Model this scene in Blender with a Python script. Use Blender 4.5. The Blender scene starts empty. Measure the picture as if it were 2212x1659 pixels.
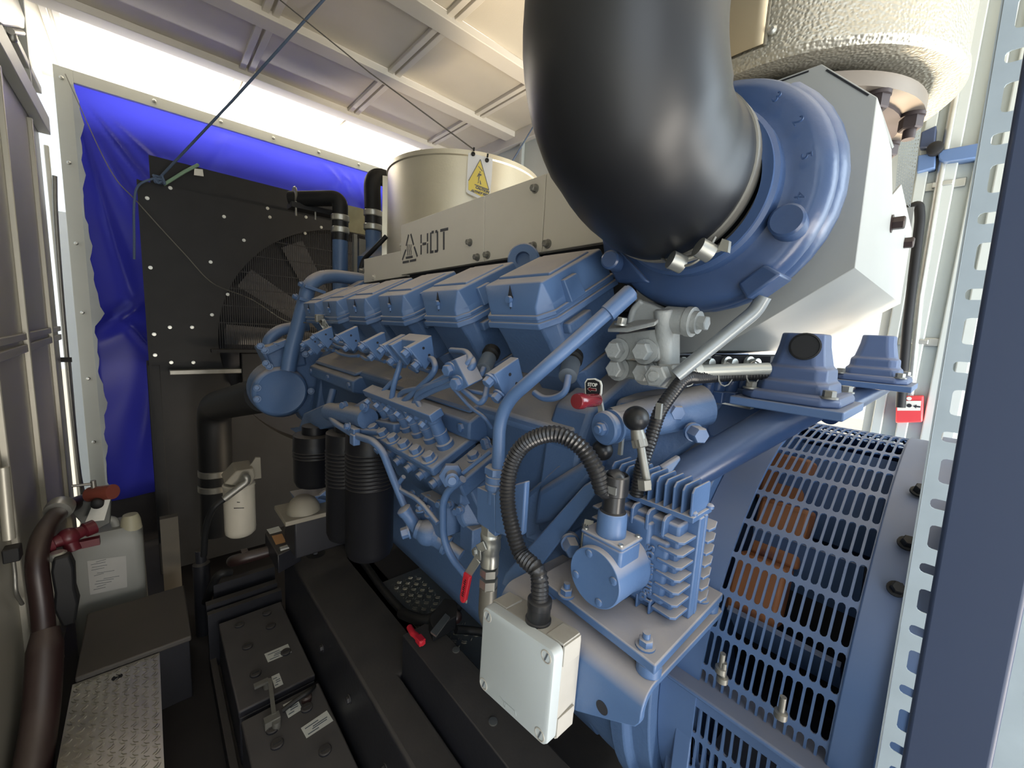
import bpy, bmesh, math, random
from mathutils import Vector, Matrix
random.seed(7)
S = bpy.context.scene
COL = S.collection
V = Vector
PI = math.pi

# ---------------------------------------------------------------- camera geometry
ROT = Matrix(((0.7444, -0.6656, 0.0541), (0.0506, 0.1371, 0.9893), (-0.6659, -0.7336, 0.1357)))
_z = (ROT @ V((0, 0, 1))).normalized()
_y = (ROT @ V((0, 1, 0))); _y = (_y - _z * _y.dot(_z)).normalized()
_x = _y.cross(_z)
ROT = Matrix((_x, _y, _z)).transposed()          # world -> camera
C2W = ROT.transposed()
EYE = V((0, 0, 1.8))
FPX = 873.3
def site(px, py, ax, v):
    """surveyed point: where the sight line of a photo position meets a world plane"""
    d = C2W @ V(((px - 1106) / FPX, -(py - 829.5) / FPX, -1))
    i = 'XYZ'.index(ax)
    return EYE + d * ((v - EYE[i]) / d[i])
def AX(px, py, v): return site(px, py, 'X', v)
def AY(px, py, v): return site(px, py, 'Y', v)
def AZ(px, py, v): return site(px, py, 'Z', v)

cam_d = bpy.data.cameras.new('camera'); cam = bpy.data.objects.new('camera', cam_d); COL.objects.link(cam)
cam.matrix_world = Matrix.Translation(EYE) @ C2W.to_4x4()
cam_d.sensor_width = 36; cam_d.lens = 36 * FPX / 2212; cam_d.clip_start = .01
S.camera = cam
S.view_settings.view_transform = 'Standard'; S.view_settings.look = 'None'
S.view_settings.gamma = 1; S.view_settings.use_curve_mapping = False
S.view_settings.exposure = 0.25
S.cycles.use_denoising = True
S.cycles.max_bounces = 8; S.cycles.transparent_max_bounces = 8

# ---------------------------------------------------------------- materials
def lin(h):
    c = [int(h[i:i + 2], 16) / 255 for i in (0, 2, 4)]
    return tuple(x / 12.92 if x <= .04045 else ((x + .055) / 1.055) ** 2.4 for x in c) + (1,)
MATS = {}
def mat(name, col, rough=.5, metal=0., dust=0., dcol='8c8378', var=.12, vs=9., bump=0., bs=60., bkind='noise', trans=0., alpha=1., spec=.5, spots=None, emit=0, coat=0):
    m = bpy.data.materials.new(name); m.use_nodes = True
    nt = m.node_tree; N = nt.nodes; L = nt.links
    b = N['Principled BSDF']
    b.inputs['Roughness'].default_value = rough; b.inputs['Metallic'].default_value = metal
    b.inputs['Specular IOR Level'].default_value = spec
    b.inputs['Alpha'].default_value = alpha
    if coat: b.inputs['Coat Weight'].default_value = coat
    tc = N.new('ShaderNodeTexCoord')
    no = N.new('ShaderNodeTexNoise'); no.inputs['Scale'].default_value = vs; no.inputs['Detail'].default_value = 5
    L.new(tc.outputs['Object'], no.inputs['Vector'])
    c = lin(col)
    mx = N.new('ShaderNodeMix'); mx.data_type = 'RGBA'
    mx.inputs[6].default_value = tuple(x * (1 - var) for x in c[:3]) + (1,)
    mx.inputs[7].default_value = tuple(min(1, x * (1 + var)) for x in c[:3]) + (1,)
    L.new(no.outputs['Fac'], mx.inputs[0]); out = mx.outputs[2]
    if spots:                                                     # stains / chips of another colour: (colour, scale, threshold)
        n2 = N.new('ShaderNodeTexNoise'); n2.inputs['Scale'].default_value = spots[1]; n2.inputs['Detail'].default_value = 6
        L.new(tc.outputs['Object'], n2.inputs['Vector'])
        r2 = N.new('ShaderNodeMapRange'); r2.inputs[1].default_value = spots[2]; r2.inputs[2].default_value = spots[2] + .08
        L.new(n2.outputs['Fac'], r2.inputs[0])
        m2 = N.new('ShaderNodeMix'); m2.data_type = 'RGBA'; L.new(r2.outputs[0], m2.inputs[0]); L.new(out, m2.inputs[6]); m2.inputs[7].default_value = lin(spots[0]); out = m2.outputs[2]
    if dust:                                                      # settled dust lies on faces that look up
        g = N.new('ShaderNodeNewGeometry'); sx = N.new('ShaderNodeSeparateXYZ'); L.new(g.outputs['Normal'], sx.inputs[0])
        mr = N.new('ShaderNodeMapRange'); mr.inputs[1].default_value = .35; mr.inputs[2].default_value = .85; mr.inputs[4].default_value = dust
        L.new(sx.outputs['Z'], mr.inputs[0])
        mu = N.new('ShaderNodeMath'); mu.operation = 'MULTIPLY'; L.new(mr.outputs[0], mu.inputs[0])
        ad = N.new('ShaderNodeMath'); ad.operation = 'ADD'; ad.inputs[1].default_value = .45; L.new(no.outputs['Fac'], ad.inputs[0]); L.new(ad.outputs[0], mu.inputs[1]); mu.use_clamp = True
        m3 = N.new('ShaderNodeMix'); m3.data_type = 'RGBA'; L.new(mu.outputs[0], m3.inputs[0]); L.new(out, m3.inputs[6]); m3.inputs[7].default_value = lin(dcol); out = m3.outputs[2]
        m4 = N.new('ShaderNodeMix'); L.new(mu.outputs[0], m4.inputs[0]); m4.inputs[2].default_value = rough; m4.inputs[3].default_value = .85; L.new(m4.outputs[0], b.inputs['Roughness'])
    L.new(out, b.inputs['Base Color'])
    if bump:
        if bkind == 'voronoi':
            t = N.new('ShaderNodeTexVoronoi'); t.feature = 'SMOOTH_F1'; h = t.outputs['Distance']
        else:
            t = N.new('ShaderNodeTexNoise'); t.inputs['Detail'].default_value = 3; h = t.outputs['Fac']
        t.inputs['Scale'].default_value = bs; L.new(tc.outputs['Object'], t.inputs['Vector'])
        bp = N.new('ShaderNodeBump'); bp.inputs['Strength'].default_value = bump; bp.inputs['Distance'].default_value = .004
        L.new(h, bp.inputs['Height']); L.new(bp.outputs[0], b.inputs['Normal'])
    if trans:
        tr = N.new('ShaderNodeBsdfTranslucent'); L.new(out, tr.inputs[0])
        mxs = N.new('ShaderNodeMixShader'); mxs.inputs[0].default_value = trans
        L.new(b.outputs[0], mxs.inputs[1]); L.new(tr.outputs[0], mxs.inputs[2]); L.new(mxs.outputs[0], N['Material Output'].inputs[0])
    if emit:
        L.new(out, b.inputs['Emission Color']); b.inputs['Emission Strength'].default_value = emit
    MATS[name] = m
    return m
BLUE = mat('blue_engine_paint', '4f6b94', .4, dust=.82, dcol='b3aaa2', var=.08, bump=.06, bs=180)
BLUEC = mat('blue_cast_paint', '4a658c', .5, dust=.9, dcol='a39b93', var=.1, bump=.25, bs=120)
BLUEG = mat('blue_gloss_paint', '364c72', .28, dust=.35, dcol='7f8792', var=.06, bump=.08, bs=90)
BLUED = mat('blue_generator_paint', '55709a', .4, dust=.5, var=.06)
HEATB = mat('shaded_grey_box_paint', 'a2a4a1', .42, dust=.2, var=.05)  # heat-shield grey with the shade of turbo and hose put into the colour
HEATG = mat('lit_grey_shield_paint', 'd6d1c5', .45, dust=.3, dcol='a59c8c', var=.05)  # same grey, lightened in the colour for the brighter light on the shield
CASTG = mat('grey_cast_iron', '969a99', .5, dust=.5, dcol='8a8376', var=.1, bump=.3, bs=150, spots=('8a6a4a', 14, .66))
ZINC = mat('zinc_plated_steel', 'b9bab4', .35, .8, var=.15, vs=30)
STEELD = mat('dull_steel', '8d8c86', .45, .7, var=.2, vs=25)
GALV = mat('galvanised_sheet', 'a3adb2', .45, .35, var=.14, vs=22, bump=.05, bs=40)
STUC = mat('stucco_aluminium', 'b5b2a6', .42, .8, var=.06, bump=.55, bs=170, bkind='voronoi')
STUCF = mat('smooth_aluminium_lagging', 'dcd7c6', .38, .7, var=.1, bump=.12, bs=120)
RUB = mat('black_hose_rubber', '14161a', .4, dust=.0, var=.2, spots=('4a4d50', 9, .75))
RUBM = mat('black_matt_rubber', '1b1c1e', .55, spec=.3, dust=.4, dcol='4a4640', var=.2)
BLK = mat('black_radiator_paint', '2a2b2d', .55, dust=.5, dcol='57524a', var=.2, spec=.2)
BLKS = mat('black_skid_paint', '24252b', .42, dust=.75, dcol='4f4a45', var=.3, bump=.15, bs=60)
FILT = mat('black_filter_paint', '121318', .4, dust=.3, var=.2, spec=.3)
FANG = mat('grey_fan_blade', '77777a', .5, var=.1)
WIRE = mat('black_guard_wire', '17181c', .55, var=.2)
WHT = mat('white_enclosure_plastic', 'bcc4c6', .42, dust=.35, dcol='9b9384', var=.03)
WHTB = mat('dusty_enclosure_plastic', 'b9b6ae', .5, dust=.6, dcol='8d8474', var=.08, vs=40)
BAT = mat('dusty_battery_case', '34343a', .5, dust=.9, dcol='565250', var=.2)
LABEL = mat('white_paper_label', 'd6d6ce', .6, var=.08, vs=60)
PRINT = mat('grey_label_print', '5c646c', .7, var=.1)
INK = mat('black_ink', '14161c', .6, var=.1)
STENC = mat('dark_grey_stencil_paint', '46474a', .6, var=.05)
REDH = mat('red_plastic_handle', 'c22233', .45, var=.08)
REDK = mat('dark_red_knob', '6f1e26', .22, var=.05, coat=.5)
REDB = mat('red_call_point_plastic', 'cf3f43', .4, var=.05)
BROWN = mat('red_oxide_pipe_paint', '291a19', .4, dust=.2, var=.25)
COPPER = mat('orange_winding_cover', 'a06a45', .5, var=.2, vs=14, spots=('6d4a44', 12, .6))
YEL = mat('yellow_warning_paper', 'ecd62e', .55, var=.06)
PAPER = mat('white_warning_paper', 'e4e8ee', .5, var=.04)
SLEEVE = mat('clear_plastic_sleeve', 'ffffff', .12, alpha=.08, var=0)
TARP = mat('blue_pvc_tarpaulin', '2a2d90', .34, spec=.35, var=.12, vs=3, trans=.3)
FRAME = mat('pale_grey_trim_paint', 'b4b6ae', .5, var=.05)
WALLM = mat('dull_wall_panel', 'b3b0a4', .42, .45, var=.1, vs=4, bump=.15, bs=6)
CEIL = mat('foil_faced_ceiling_panel', 'c9c3b6', .55, .1, var=.08, vs=5, bump=.1, bs=160)
RIBM = mat('ceiling_rib_paint', 'd2cdc3', .5, var=.03)
WALLR = mat('right_wall_panel_paint', 'b9c0bd', .45, var=.04)
FLOORM = mat('dark_oily_floor', '2a2829', .55, dust=.3, dcol='3b3632', var=.4, vs=7)
TREAD = mat('aluminium_tread_plate', 'c9c5b8', .33, .88, var=.14, vs=14)
CANP = mat('translucent_white_polythene', 'a3a5a0', .45, var=.05, trans=.25)
STEP = mat('dusty_step_rubber', '4a4744', .6, dust=.5, dcol='5f5850', var=.12)
ROPE = mat('blue_grey_rope', '4e5f78', .8, var=.3, vs=300)
ROPEG = mat('green_strap', '7d9b82', .8, var=.2)
STRING = mat('thin_grey_string', '6c6a64', .8, var=.1)
GREENW = mat('green_cable_sheath', '2e5a48', .5, var=.1)
CONDM = mat('black_conduit_plastic', '222326', .3, var=.1, dust=.15, dcol='5a5652')
LAMP = mat('grey_translucent_lamp_cover', 'a09a8c', .3, var=.1)
POSTM = mat('slate_blue_post_paint', '303d58', .45, var=.05)
BEIGE = mat('beige_mount_rubber', '8b8577', .6, dust=.4, var=.1)
ORG = mat('orange_sticker', 'b98a5c', .6, var=.1)
DARKGAP = mat('dark_engine_recess', '20222a', .7, var=.3)
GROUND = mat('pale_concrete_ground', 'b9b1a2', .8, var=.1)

# ---------------------------------------------------------------- mesh builder
def frame_of(d):
    d = d.normalized(); u = V((0, 0, 1)) if abs(d.z) < .9 else V((1, 0, 0))
    a = d.cross(u).normalized(); return a, d.cross(a).normalized()
class MB:
    def __init__(s): s.v = []; s.f = []
    def add(s, vs, fs):
        o = len(s.v); s.v += [V(p) for p in vs]; s.f += [tuple(i + o for i in f) for f in fs]; return s
    def box(s, c, size, m=None):
        hx, hy, hz = (x / 2 for x in size); p = []
        for x in (-hx, hx):
            for y in (-hy, hy):
                for z in (-hz, hz):
                    q = V((x, y, z)); p.append(V(c) + (m @ q if m else q))
        return s.add(p, [(0, 1, 3, 2), (4, 6, 7, 5), (0, 4, 5, 1), (2, 3, 7, 6), (0, 2, 6, 4), (1, 5, 7, 3)])
    def span(s, a, b):                                            # box between two opposite corners
        return s.box([(x + y) / 2 for x, y in zip(a, b)], [abs(x - y) for x, y in zip(a, b)])
    def bar(s, a, b, w, h, up=(0, 0, 1)):
        a, b = V(a), V(b); d = (b - a); L = d.length; d.normalize()
        x = d.cross(V(up)).normalized(); z = x.cross(d)
        return s.box((a + b) / 2, (w, L, h), Matrix((x, d, z)).transposed())
    def prism(s, pts, vec):
        n = len(pts); p = [V(q) for q in pts]; e = V(vec)
        return s.add(p + [q + e for q in p], [tuple(range(n))[::-1], tuple(range(n, 2 * n))] + [(i, (i + 1) % n, n + (i + 1) % n, n + i) for i in range(n)])
    def loft(s, loops, cap=True):                                 # quads between equal-length loops
        n = len(loops[0]); vs = [V(q) for l in loops for q in l]; fs = []
        for k in range(len(loops) - 1):
            for i in range(n):
                fs.append((k * n + i, k * n + (i + 1) % n, (k + 1) * n + (i + 1) % n, (k + 1) * n + i))
        if cap: fs += [tuple(range(n))[::-1], tuple(range((len(loops) - 1) * n, len(loops) * n))]
        return s.add(vs, fs)
    def tube(s, path, r, n=14, cap=True, squash=None):
        P = [V(p) for p in path]; R = r if isinstance(r, (list, tuple)) else [r] * len(P)
        t = [(P[min(i + 1, len(P) - 1)] - P[max(i - 1, 0)]).normalized() for i in range(len(P))]
        a, b = frame_of(t[0]); loops = []
        for i, p in enumerate(P):
            a = (a - t[i] * a.dot(t[i])).normalized(); b = t[i].cross(a)
            loops.append([p + (a * math.cos(2 * PI * k / n) + b * math.sin(2 * PI * k / n)) * R[i] for k in range(n)])
        return s.loft(loops, cap)
    def cyl(s, a, b, r, r2=None, n=24): return s.tube([a, b], [r, r if r2 is None else r2], n)
    def lathe(s, o, d, prof, n=40, cap=True):                     # prof: (radius, distance along d)
        o, d = V(o), V(d).normalized(); a, b = frame_of(d)
        return s.loft([[o + d * h + (a * math.cos(2 * PI * k / n) + b * math.sin(2 * PI * k / n)) * max(r, 1e-4) for k in range(n)] for r, h in prof], cap)
    def ball(s, c, r, n=16):
        return s.lathe(c, (0, 0, 1), [(r * math.sin(PI * i / 10), -r * math.cos(PI * i / 10)) for i in range(11)], n, False)
    def hexb(s, p, d, r, h, washer=1.35):                         # hexagon bolt head on its washer
        p, d = V(p), V(d).normalized()
        if washer: s.lathe(p, d, [(r * washer, 0), (r * washer, h * .22), (r, h * .24)], 18)
        a, b = frame_of(d); q = p + d * h * .2
        L = lambda k, rr: [q + d * k + (a * math.cos(PI * i / 3) + b * math.sin(PI * i / 3)) * rr for i in range(6)]
        return s.loft([L(0, r), L(h * .72, r), L(h * .8, r * .86)])
    def build(s, name, m, parent=None, bevel=0, seg=2, smooth=38, weld=False, solid=0, label=None):
        me = bpy.data.meshes.new(name)
        lo = V([min(p[i] for p in s.v) for i in range(3)]); hi = V([max(p[i] for p in s.v) for i in range(3)]); c = (lo + hi) / 2
        me.from_pydata([p - c for p in s.v], [], s.f)
        bm = bmesh.new(); bm.from_mesh(me)
        if weld: bmesh.ops.remove_doubles(bm, verts=bm.verts, dist=1e-5)
        bmesh.ops.recalc_face_normals(bm, faces=bm.faces); bm.to_mesh(me); bm.free()
        me.materials.append(m)
        if smooth:
            me.polygons.foreach_set('use_smooth', [True] * len(me.polygons)); me.set_sharp_from_angle(angle=math.radians(smooth))
        o = bpy.data.objects.new(name, me); COL.objects.link(o); o.location = c
        if parent: hang(o, parent)
        if solid:
            md = o.modifiers.new('thickness', 'SOLIDIFY'); md.thickness = solid; md.offset = 0
        if bevel:
            md = o.modifiers.new('edge', 'BEVEL'); md.width = bevel; md.segments = seg; md.limit_method = 'ANGLE'; md.angle_limit = math.radians(40); md.harden_normals = False
        if label: o['label'] = label
        return o
def world_loc(o): return V(o.location) if o.parent is None else V(o.location)
def hang(o, parent):
    o.parent = parent; o.matrix_parent_inverse = Matrix.Translation(-world_loc(parent))
def tag(o, label, cat, group=None, kind=None):
    o['label'] = label; o['category'] = cat
    if group: o['group'] = group
    if kind: o['kind'] = kind
    return o
def thing(name, label, cat, loc, group=None):
    o = bpy.data.objects.new(name, None); COL.objects.link(o); o.location = loc; o.empty_display_size = .05
    return tag(o, label, cat, group)
def struct(o): o['kind'] = 'structure'; return o
def clone(root, delta, label=None):
    """copy of a thing with copies of its parts and sub-parts, moved by delta"""
    r = root.copy(); COL.objects.link(r); r.location = root.location + V(delta)
    if label: r['label'] = label
    for ch in list(root.children):
        c = ch.copy(); COL.objects.link(c); c.parent = r
        for g in list(ch.children):
            d = g.copy(); COL.objects.link(d); d.parent = c
    return r
def dup_part(o, delta, parent=None):
    """copy of one part and its sub-parts inside the same thing"""
    c = o.copy(); COL.objects.link(c); c.location = o.location + V(delta)
    for g in list(o.children):
        d = g.copy(); COL.objects.link(d); d.parent = c
    return c
def spl(pts, n=8):                                                # Catmull-Rom through the points
    P = [V(p) for p in pts]; P = [P[0] * 2 - P[1]] + P + [P[-1] * 2 - P[-2]]; out = []
    for i in range(1, len(P) - 2):
        for k in range(n):
            t = k / n; a, b, c, d = P[i - 1:i + 3]
            out.append(.5 * ((2 * b) + (c - a) * t + (2 * a - 5 * b + 4 * c - d) * t * t + (3 * b - a - 3 * c + d) * t ** 3))
    return out + [P[-2]]
def fil(pts, r, n=6):                                             # polyline with rounded corners
    P = [V(p) for p in pts]; out = [P[0]]
    for i in range(1, len(P) - 1):
        a, b, c = P[i - 1:i + 2]; u, w = (a - b), (c - b)
        k = min(r, u.length * .48, w.length * .48); p, q = b + u.normalized() * k, b + w.normalized() * k
        for j in range(n + 1):
            t = j / n; out.append(p * (1 - t) ** 2 + b * 2 * t * (1 - t) + q * t * t)
    return out + [P[-1]]
def resample(P, step):
    out = [P[0]]; acc = 0
    for a, b in zip(P, P[1:]):
        L = (b - a).length; d = step - acc
        while d <= L:
            out.append(a + (b - a) * (d / L)); d += step
        acc = (acc + L) % step
    return out
def ribbed(mb, path, r, pitch=.0055, depth=.0016, n=16):          # corrugated conduit
    P = resample(path, pitch / 4); mb.tube(P, [r - depth * (1 if i % 4 in (0,) else .55 if i % 4 in (1, 3) else 0) for i in range(len(P))], n); return mb
def perf(mb, fn, nu, nv, wu, wv, ru=.2, rv=.2):
    """sheet of nu x nv cells with one rounded slot each; fn maps (u, v) in 0..1 to a point"""
    base = []
    for cx, cy, a0 in ((1, 1, 0), (-1, 1, 90), (-1, -1, 180), (1, -1, 270)):
        for k in range(3): base.append((cx, cy, math.radians(a0 + 45 * k)))
    ring = [(1, 0), (1, 1), (1, 1), (0, 1), (-1, 1), (-1, 1), (-1, 0), (-1, -1), (-1, -1), (0, -1), (1, -1), (1, -1)]
    for i in range(nu):
        for j in range(nv):
            inner = []; outer = []
            for (cx, cy, a) in base:
                x = cx * (wu - ru) + math.cos(a) * ru
                y = cy * (wv - rv) + math.sin(a) * rv
                inner.append((x, y))
            for (cx, cy, a), (x, y) in zip(base, inner):
                outer.append((cx, y) if abs(math.cos(a)) > .9 else (x, cy) if abs(math.sin(a)) > .9 else (cx, cy))
            P = [fn((i + .5 + x / 2) / nu, (j + .5 + y / 2) / nv) for x, y in inner + outer]
            mb.add(P, [(k, (k + 1) % 12, 12 + (k + 1) % 12, 12 + k) for k in range(12)])
    return mb
def text_mesh(txt, size, origin, xdir, ydir, depth=.0004, align='LEFT', bold=0):
    cu = bpy.data.curves.new('lettering', 'FONT'); cu.body = txt; cu.size = size; cu.extrude = depth; cu.align_x = align; cu.offset = bold
    ob = bpy.data.objects.new('lettering', cu); COL.objects.link(ob)
    me = bpy.data.meshes.new_from_object(ob.evaluated_get(bpy.context.evaluated_depsgraph_get()))
    bpy.data.objects.remove(ob); bpy.data.curves.remove(cu)
    x = V(xdir).normalized(); y = V(ydir); y = (y - x * y.dot(x)).normalized(); z = x.cross(y)
    mb = MB(); mb.add([V(origin) + x * v.co.x + y * v.co.y + z * v.co.z for v in me.vertices], [tuple(p.vertices) for p in me.polygons])
    bpy.data.meshes.remove(me); return mb

# ================================================================ THE ROOM
XL, XR, ZC, YT = -.42, 2.45, 3.45, 4.0
B = lambda: MB()
struct(B().span((XL, -1.7, -.06), (XR, 4.75, 0)).build('floor', FLOORM))
o = B().span((XL - .05, -1.7, ZC), (XR + .05, 4.75, ZC + .05)); struct(o.build('ceiling', CEIL))
o = B()
for i, y in enumerate((3.5, 2.78, 2.07, 1.36, .65, -.06)):        # ribs across the ceiling
    struct(B().span((XL, y, ZC - .045), (XR, y + .12, ZC)).build('trim_%d' % (i + 1), RIBM, bevel=.004))
k = 7
for x in (-.36, .55, 1.27, 1.98):                                  # double strips along the ceiling
    for d in (0, .05):
        struct(B().span((x + d, -1.6, ZC - .022), (x + d + .035, 4.7, ZC + .001)).build('trim_%d' % k, RIBM, bevel=.003)); k += 1
struct(B().span((XL - .04, -.35, 0), (XL, 3.85, ZC)).build('wall_left', WALLM))
def lrib(py0, px, py, w=.03, d=.02, z0=0, z1=2.78):                # vertical ribs of the left wall
    global k
    y = AX(px, py, XL).y
    struct(B().span((XL - .002, y, z0), (XL + d, y + w, z1)).build('trim_%d' % k, WALLM, bevel=.004)); k += 1
for px, py in ((40, 650), (96, 640), (-40, 650), (126, 640)): lrib(0, px, py)
for z, w in ((1.63, .03), (1.575, .035)):
    struct(B().span((XL - .001, -.3, z), (XL + .014, 3.85, z + w)).build('trim_%d' % k, WALLM, bevel=.003)); k += 1
for z, w, d in ((2.80, .10, .05), (3.02, .04, .03)):
    struct(B().span((XL - .001, -.3, z), (XL + d, 3.84, z + w)).build('trim_%d' % k, FRAME, bevel=.004)); k += 1
for y in (2.95, 3.5):
    struct(B().span((XL - .001, y, 2.9), (XL + .03, y + .03, ZC)).build('trim_%d' % k, FRAME, bevel=.003)); k += 1
# right wall with the open doorway the daylight comes through
D0, D1, DZ = .265, 1.25, 2.02
w = B().span((XR, -1.7, 0), (XR + .05, D0, ZC)); w.span((XR, D1, 0), (XR + .05, 4.75, ZC)); w.span((XR, D0, DZ), (XR + .05, D1, ZC)); struct(w.build('wall_right', WALLR))
struct(B().span((XR - .02, D0 - .05, 0), (XR + .05, D0, DZ + .05)).build('trim_%d' % k, FRAME)); k += 1
for y in (-.02, .04, .118, .2, 1.5, 1.9, 2.3, 2.7, 3.1):
    struct(B().span((XR - .03, y, 0), (XR + .001, y + .035, ZC)).build('trim_%d' % k, WALLR, bevel=.004)); k += 1
struct(B().span((XR - .05, 1.26, 2.75), (XR + .001, 4.7, 2.85)).build('trim_%d' % k, RIBM, bevel=.004)); k += 1
struct(B().span((XR - .05, 1.26, ZC - .1), (XR + .001, 4.7, ZC)).build('trim_%d' % k, RIBM, bevel=.004)); k += 1
struct(B().span((XL - .05, 4.75, 0), (XR + .05, 4.8, 2.5)).build('wall_far', WALLR))
struct(B().span((XL, YT + .06, 0), (XR, YT + .10, .42)).build('wall_end_low', FLOORM))
# outside
g = B().span((-14, -16, -.5), (16, 20, -.35)); struct(g.build('outside_ground', GROUND))

# ---------------------------------------------------------------- tarpaulin on its frame at the far end
FX0, FZ1 = -.352, 3.27
f = B().span((FX0, YT, .45), (FX0 + .085, YT + .03, FZ1)); f.span((FX0 + .085, YT, FZ1 - .075), (2.42, YT + .03, FZ1))
fr = tag(f.build('tarpaulin_surround', FRAME, bevel=.002), 'pale grey riveted strip around the blue tarpaulin', 'edging')
hang_list = [V((FX0 + .035, YT - .004, z)) for z in (3.2, 2.7, 2.2, 1.75, 1.3, .85)] + [V((x, YT - .004, FZ1 - .035)) for x in (.12, .5, .85, 1.2, 1.55, 1.9)]
for p in hang_list:
    B().lathe(p, (0, -1, 0), [(.011, -.006), (.011, .004), (.006, .008)], 10).build('rivet', ZINC, fr)
t = B(); nx, nz = 150, 130; X0, X1, Z0, Z1 = FX0 + .05, 2.40, .40, FZ1 - .045
rnd = random.Random(3)
def fold(x, z):
    u, v = x - X0, Z1 - z
    y = 0
    r = math.hypot(u, v); a = math.atan2(v, u + 1e-6)
    for a0, w, h, r0, r1 in ((1.0, .045, .05, .1, 1.5), (.78, .05, .06, .2, 1.3), (1.2, .05, .045, .3, 2.0), (.6, .06, .03, .4, 1.1), (1.4, .03, .04, .2, 2.2)):
        y += h * math.exp(-((a - a0) / w) ** 2) * max(0, min(1, (r - r0) / .3)) * max(0, 1 - r / r1)
    for (cx, cz, ang, L, w, h) in ((1.5, 3.0, -.9, .35, .035, .03), (1.62, 2.9, -1.1, .35, .03, .035), (1.35, 3.05, -.8, .3, .03, .02), (1.75, 2.85, -1.0, .4, .04, .03), (1.2, 2.9, .6, .3, .04, .02), (.5, 3.05, 1.2, .25, .04, .02), (-.1, 1.75, .7, .22, .05, .05), (.0, 1.55, 2.2, .2, .03, .04), (-.05, 1.0, 1.4, .5, .06, .02), (.12, 1.2, 1.45, .8, .05, .025), (1.45, 2.75, -1.2, .3, .03, .03), (1.9, 3.0, -.9, .3, .03, .03)):
        dx, dz = x - cx, z - cz; p = dx * math.cos(ang) + dz * math.sin(ang); q = -dx * math.sin(ang) + dz * math.cos(ang)
        y += h * math.exp(-(p / L) ** 2 - (q / w) ** 2)
    y += .012 * math.sin(9 * u + 2 * math.sin(3 * z)) * math.sin(4 * z + u)
    return y
for j in range(nz + 1):
    for i in range(nx + 1):
        x = X0 + (X1 - X0) * (i / nx) ** 1.2; z = Z0 + (Z1 - Z0) * j / nz
        edge = .018 * math.sin(z * 7) + .012 * math.sin(z * 17 + 1) + .008 * math.sin(z * 41); s = max(0, 1 - (i / nx) * 14)
        xx = x + edge * .3 * s
        zz = z + .015 * math.sin(x * 6) * max(0, 1 - j / nz * 8)
        t.v.append(V((xx, YT + .034 - (fold(x, z) + .03 - .03 * abs(2 * i / nx - 1)) * min(1, (nz - j) / 7) * min(1, i / 5) * 1.1, zz)))
t.f = [(j * (nx + 1) + i, j * (nx + 1) + i + 1, (j + 1) * (nx + 1) + i + 1, (j + 1) * (nx + 1) + i) for j in range(nz) for i in range(nx)]
hm = B(); L = []
for j in range(61):
    z = .5 + 2.68 * j / 60; wv = .012 + .010 * math.sin(z * 7) + .008 * math.sin(z * 17 + 1) + .006 * math.sin(z * 41) + .05 * max(0, 1 - abs(z - 1.75) / .12)
    L.append([V((FX0 + .075, YT - .004, z)), V((FX0 + .085 + max(0, wv), YT - .012, z)), V((FX0 + .085 + max(0, wv), YT - .008, z)), V((FX0 + .075, YT - .001, z))])
hm.loft(L).build('frayed_hem', mat('pale_hem_film', 'b9bdbb', .45, trans=.3), fr)
tag(t.build('tarpaulin', TARP, smooth=180), 'creased royal blue tarpaulin hanging across the far end', 'tarpaulin')

# ================================================================ RADIATOR
YR = 3.3
rad = thing('radiator', 'tall black bolted radiator with fan shroud in front of the blue tarpaulin', 'radiator', (1.2, YR, .1))
FC = V((1.2, YR, 1.62)); FR = .85
m = B(); n = 96                                                    # shroud plate with the fan opening
outer = []
x0, x1, z0, z1 = 0.0, 2.38, .78, 2.53
for i in range(n):
    a = 2 * PI * i / n; c, s_ = math.cos(a), math.sin(a)
    tx = ((x1 - FC.x) if c > 0 else (x0 - FC.x)) / c if abs(c) > 1e-6 else 1e9
    tz = ((z1 - FC.z) if s_ > 0 else (z0 - FC.z)) / s_ if abs(s_) > 1e-6 else 1e9
    q = min(tx, tz); outer.append(V((FC.x + c * q, YR, FC.z + s_ * q)))
for cx, cz in ((x0, z0), (x0, z1), (x1, z0), (x1, z1)):
    j = min(range(n), key=lambda i: (outer[i] - V((cx, YR, cz))).length); outer[j] = V((cx, YR, cz))
ring = [V((FC.x + math.cos(2 * PI * i / n) * FR, YR, FC.z + math.sin(2 * PI * i / n) * FR)) for i in range(n)]
dp = V((0, .22, 0))
m.loft([[p + dp for p in outer], outer, ring, [p + dp for p in ring]], cap=False)
m.build('shroud', BLK, rad, smooth=30)
B().prism([(0.06, YR + .03, 2.53), (0.06, YR + .03, 2.69), (.86, YR + .03, 2.68), (2.3, YR + .03, 2.66), (2.3, YR + .03, 2.53)], (0, .012, 0)).build('top_plate', BLK, rad)
B().span((-.012, YR - .002, .08), (.05, YR + .3, 1.46)).build('side_post', BLK, rad, bevel=.004)
B().span((.0, YR - .015, .3), (.012, YR + .3, 2.53)).build('side_plate', BLK, rad)
B().span((.09, YR - .09, 1.405), (2.2, YR - .03, 1.435)).build('cross_beam', STEELD, rad, bevel=.004)
B().span((.30, YR - .12, 1.545), (2.1, YR - .06, 1.565)).build('guard_rail', BLK, rad)
B().span((.46, YR - .10, 1.30), (.62, YR - .02, 1.54)).build('control_box', BLK, rad, bevel=.006)
B().span((0, YR, .1), (2.3, YR + .35, .78)).build('bottom_tank', BLK, rad)
B().span((.04, YR + .2, .8), (2.3, YR + .34, 2.52)).build('core', DARKGAP, rad)
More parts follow.
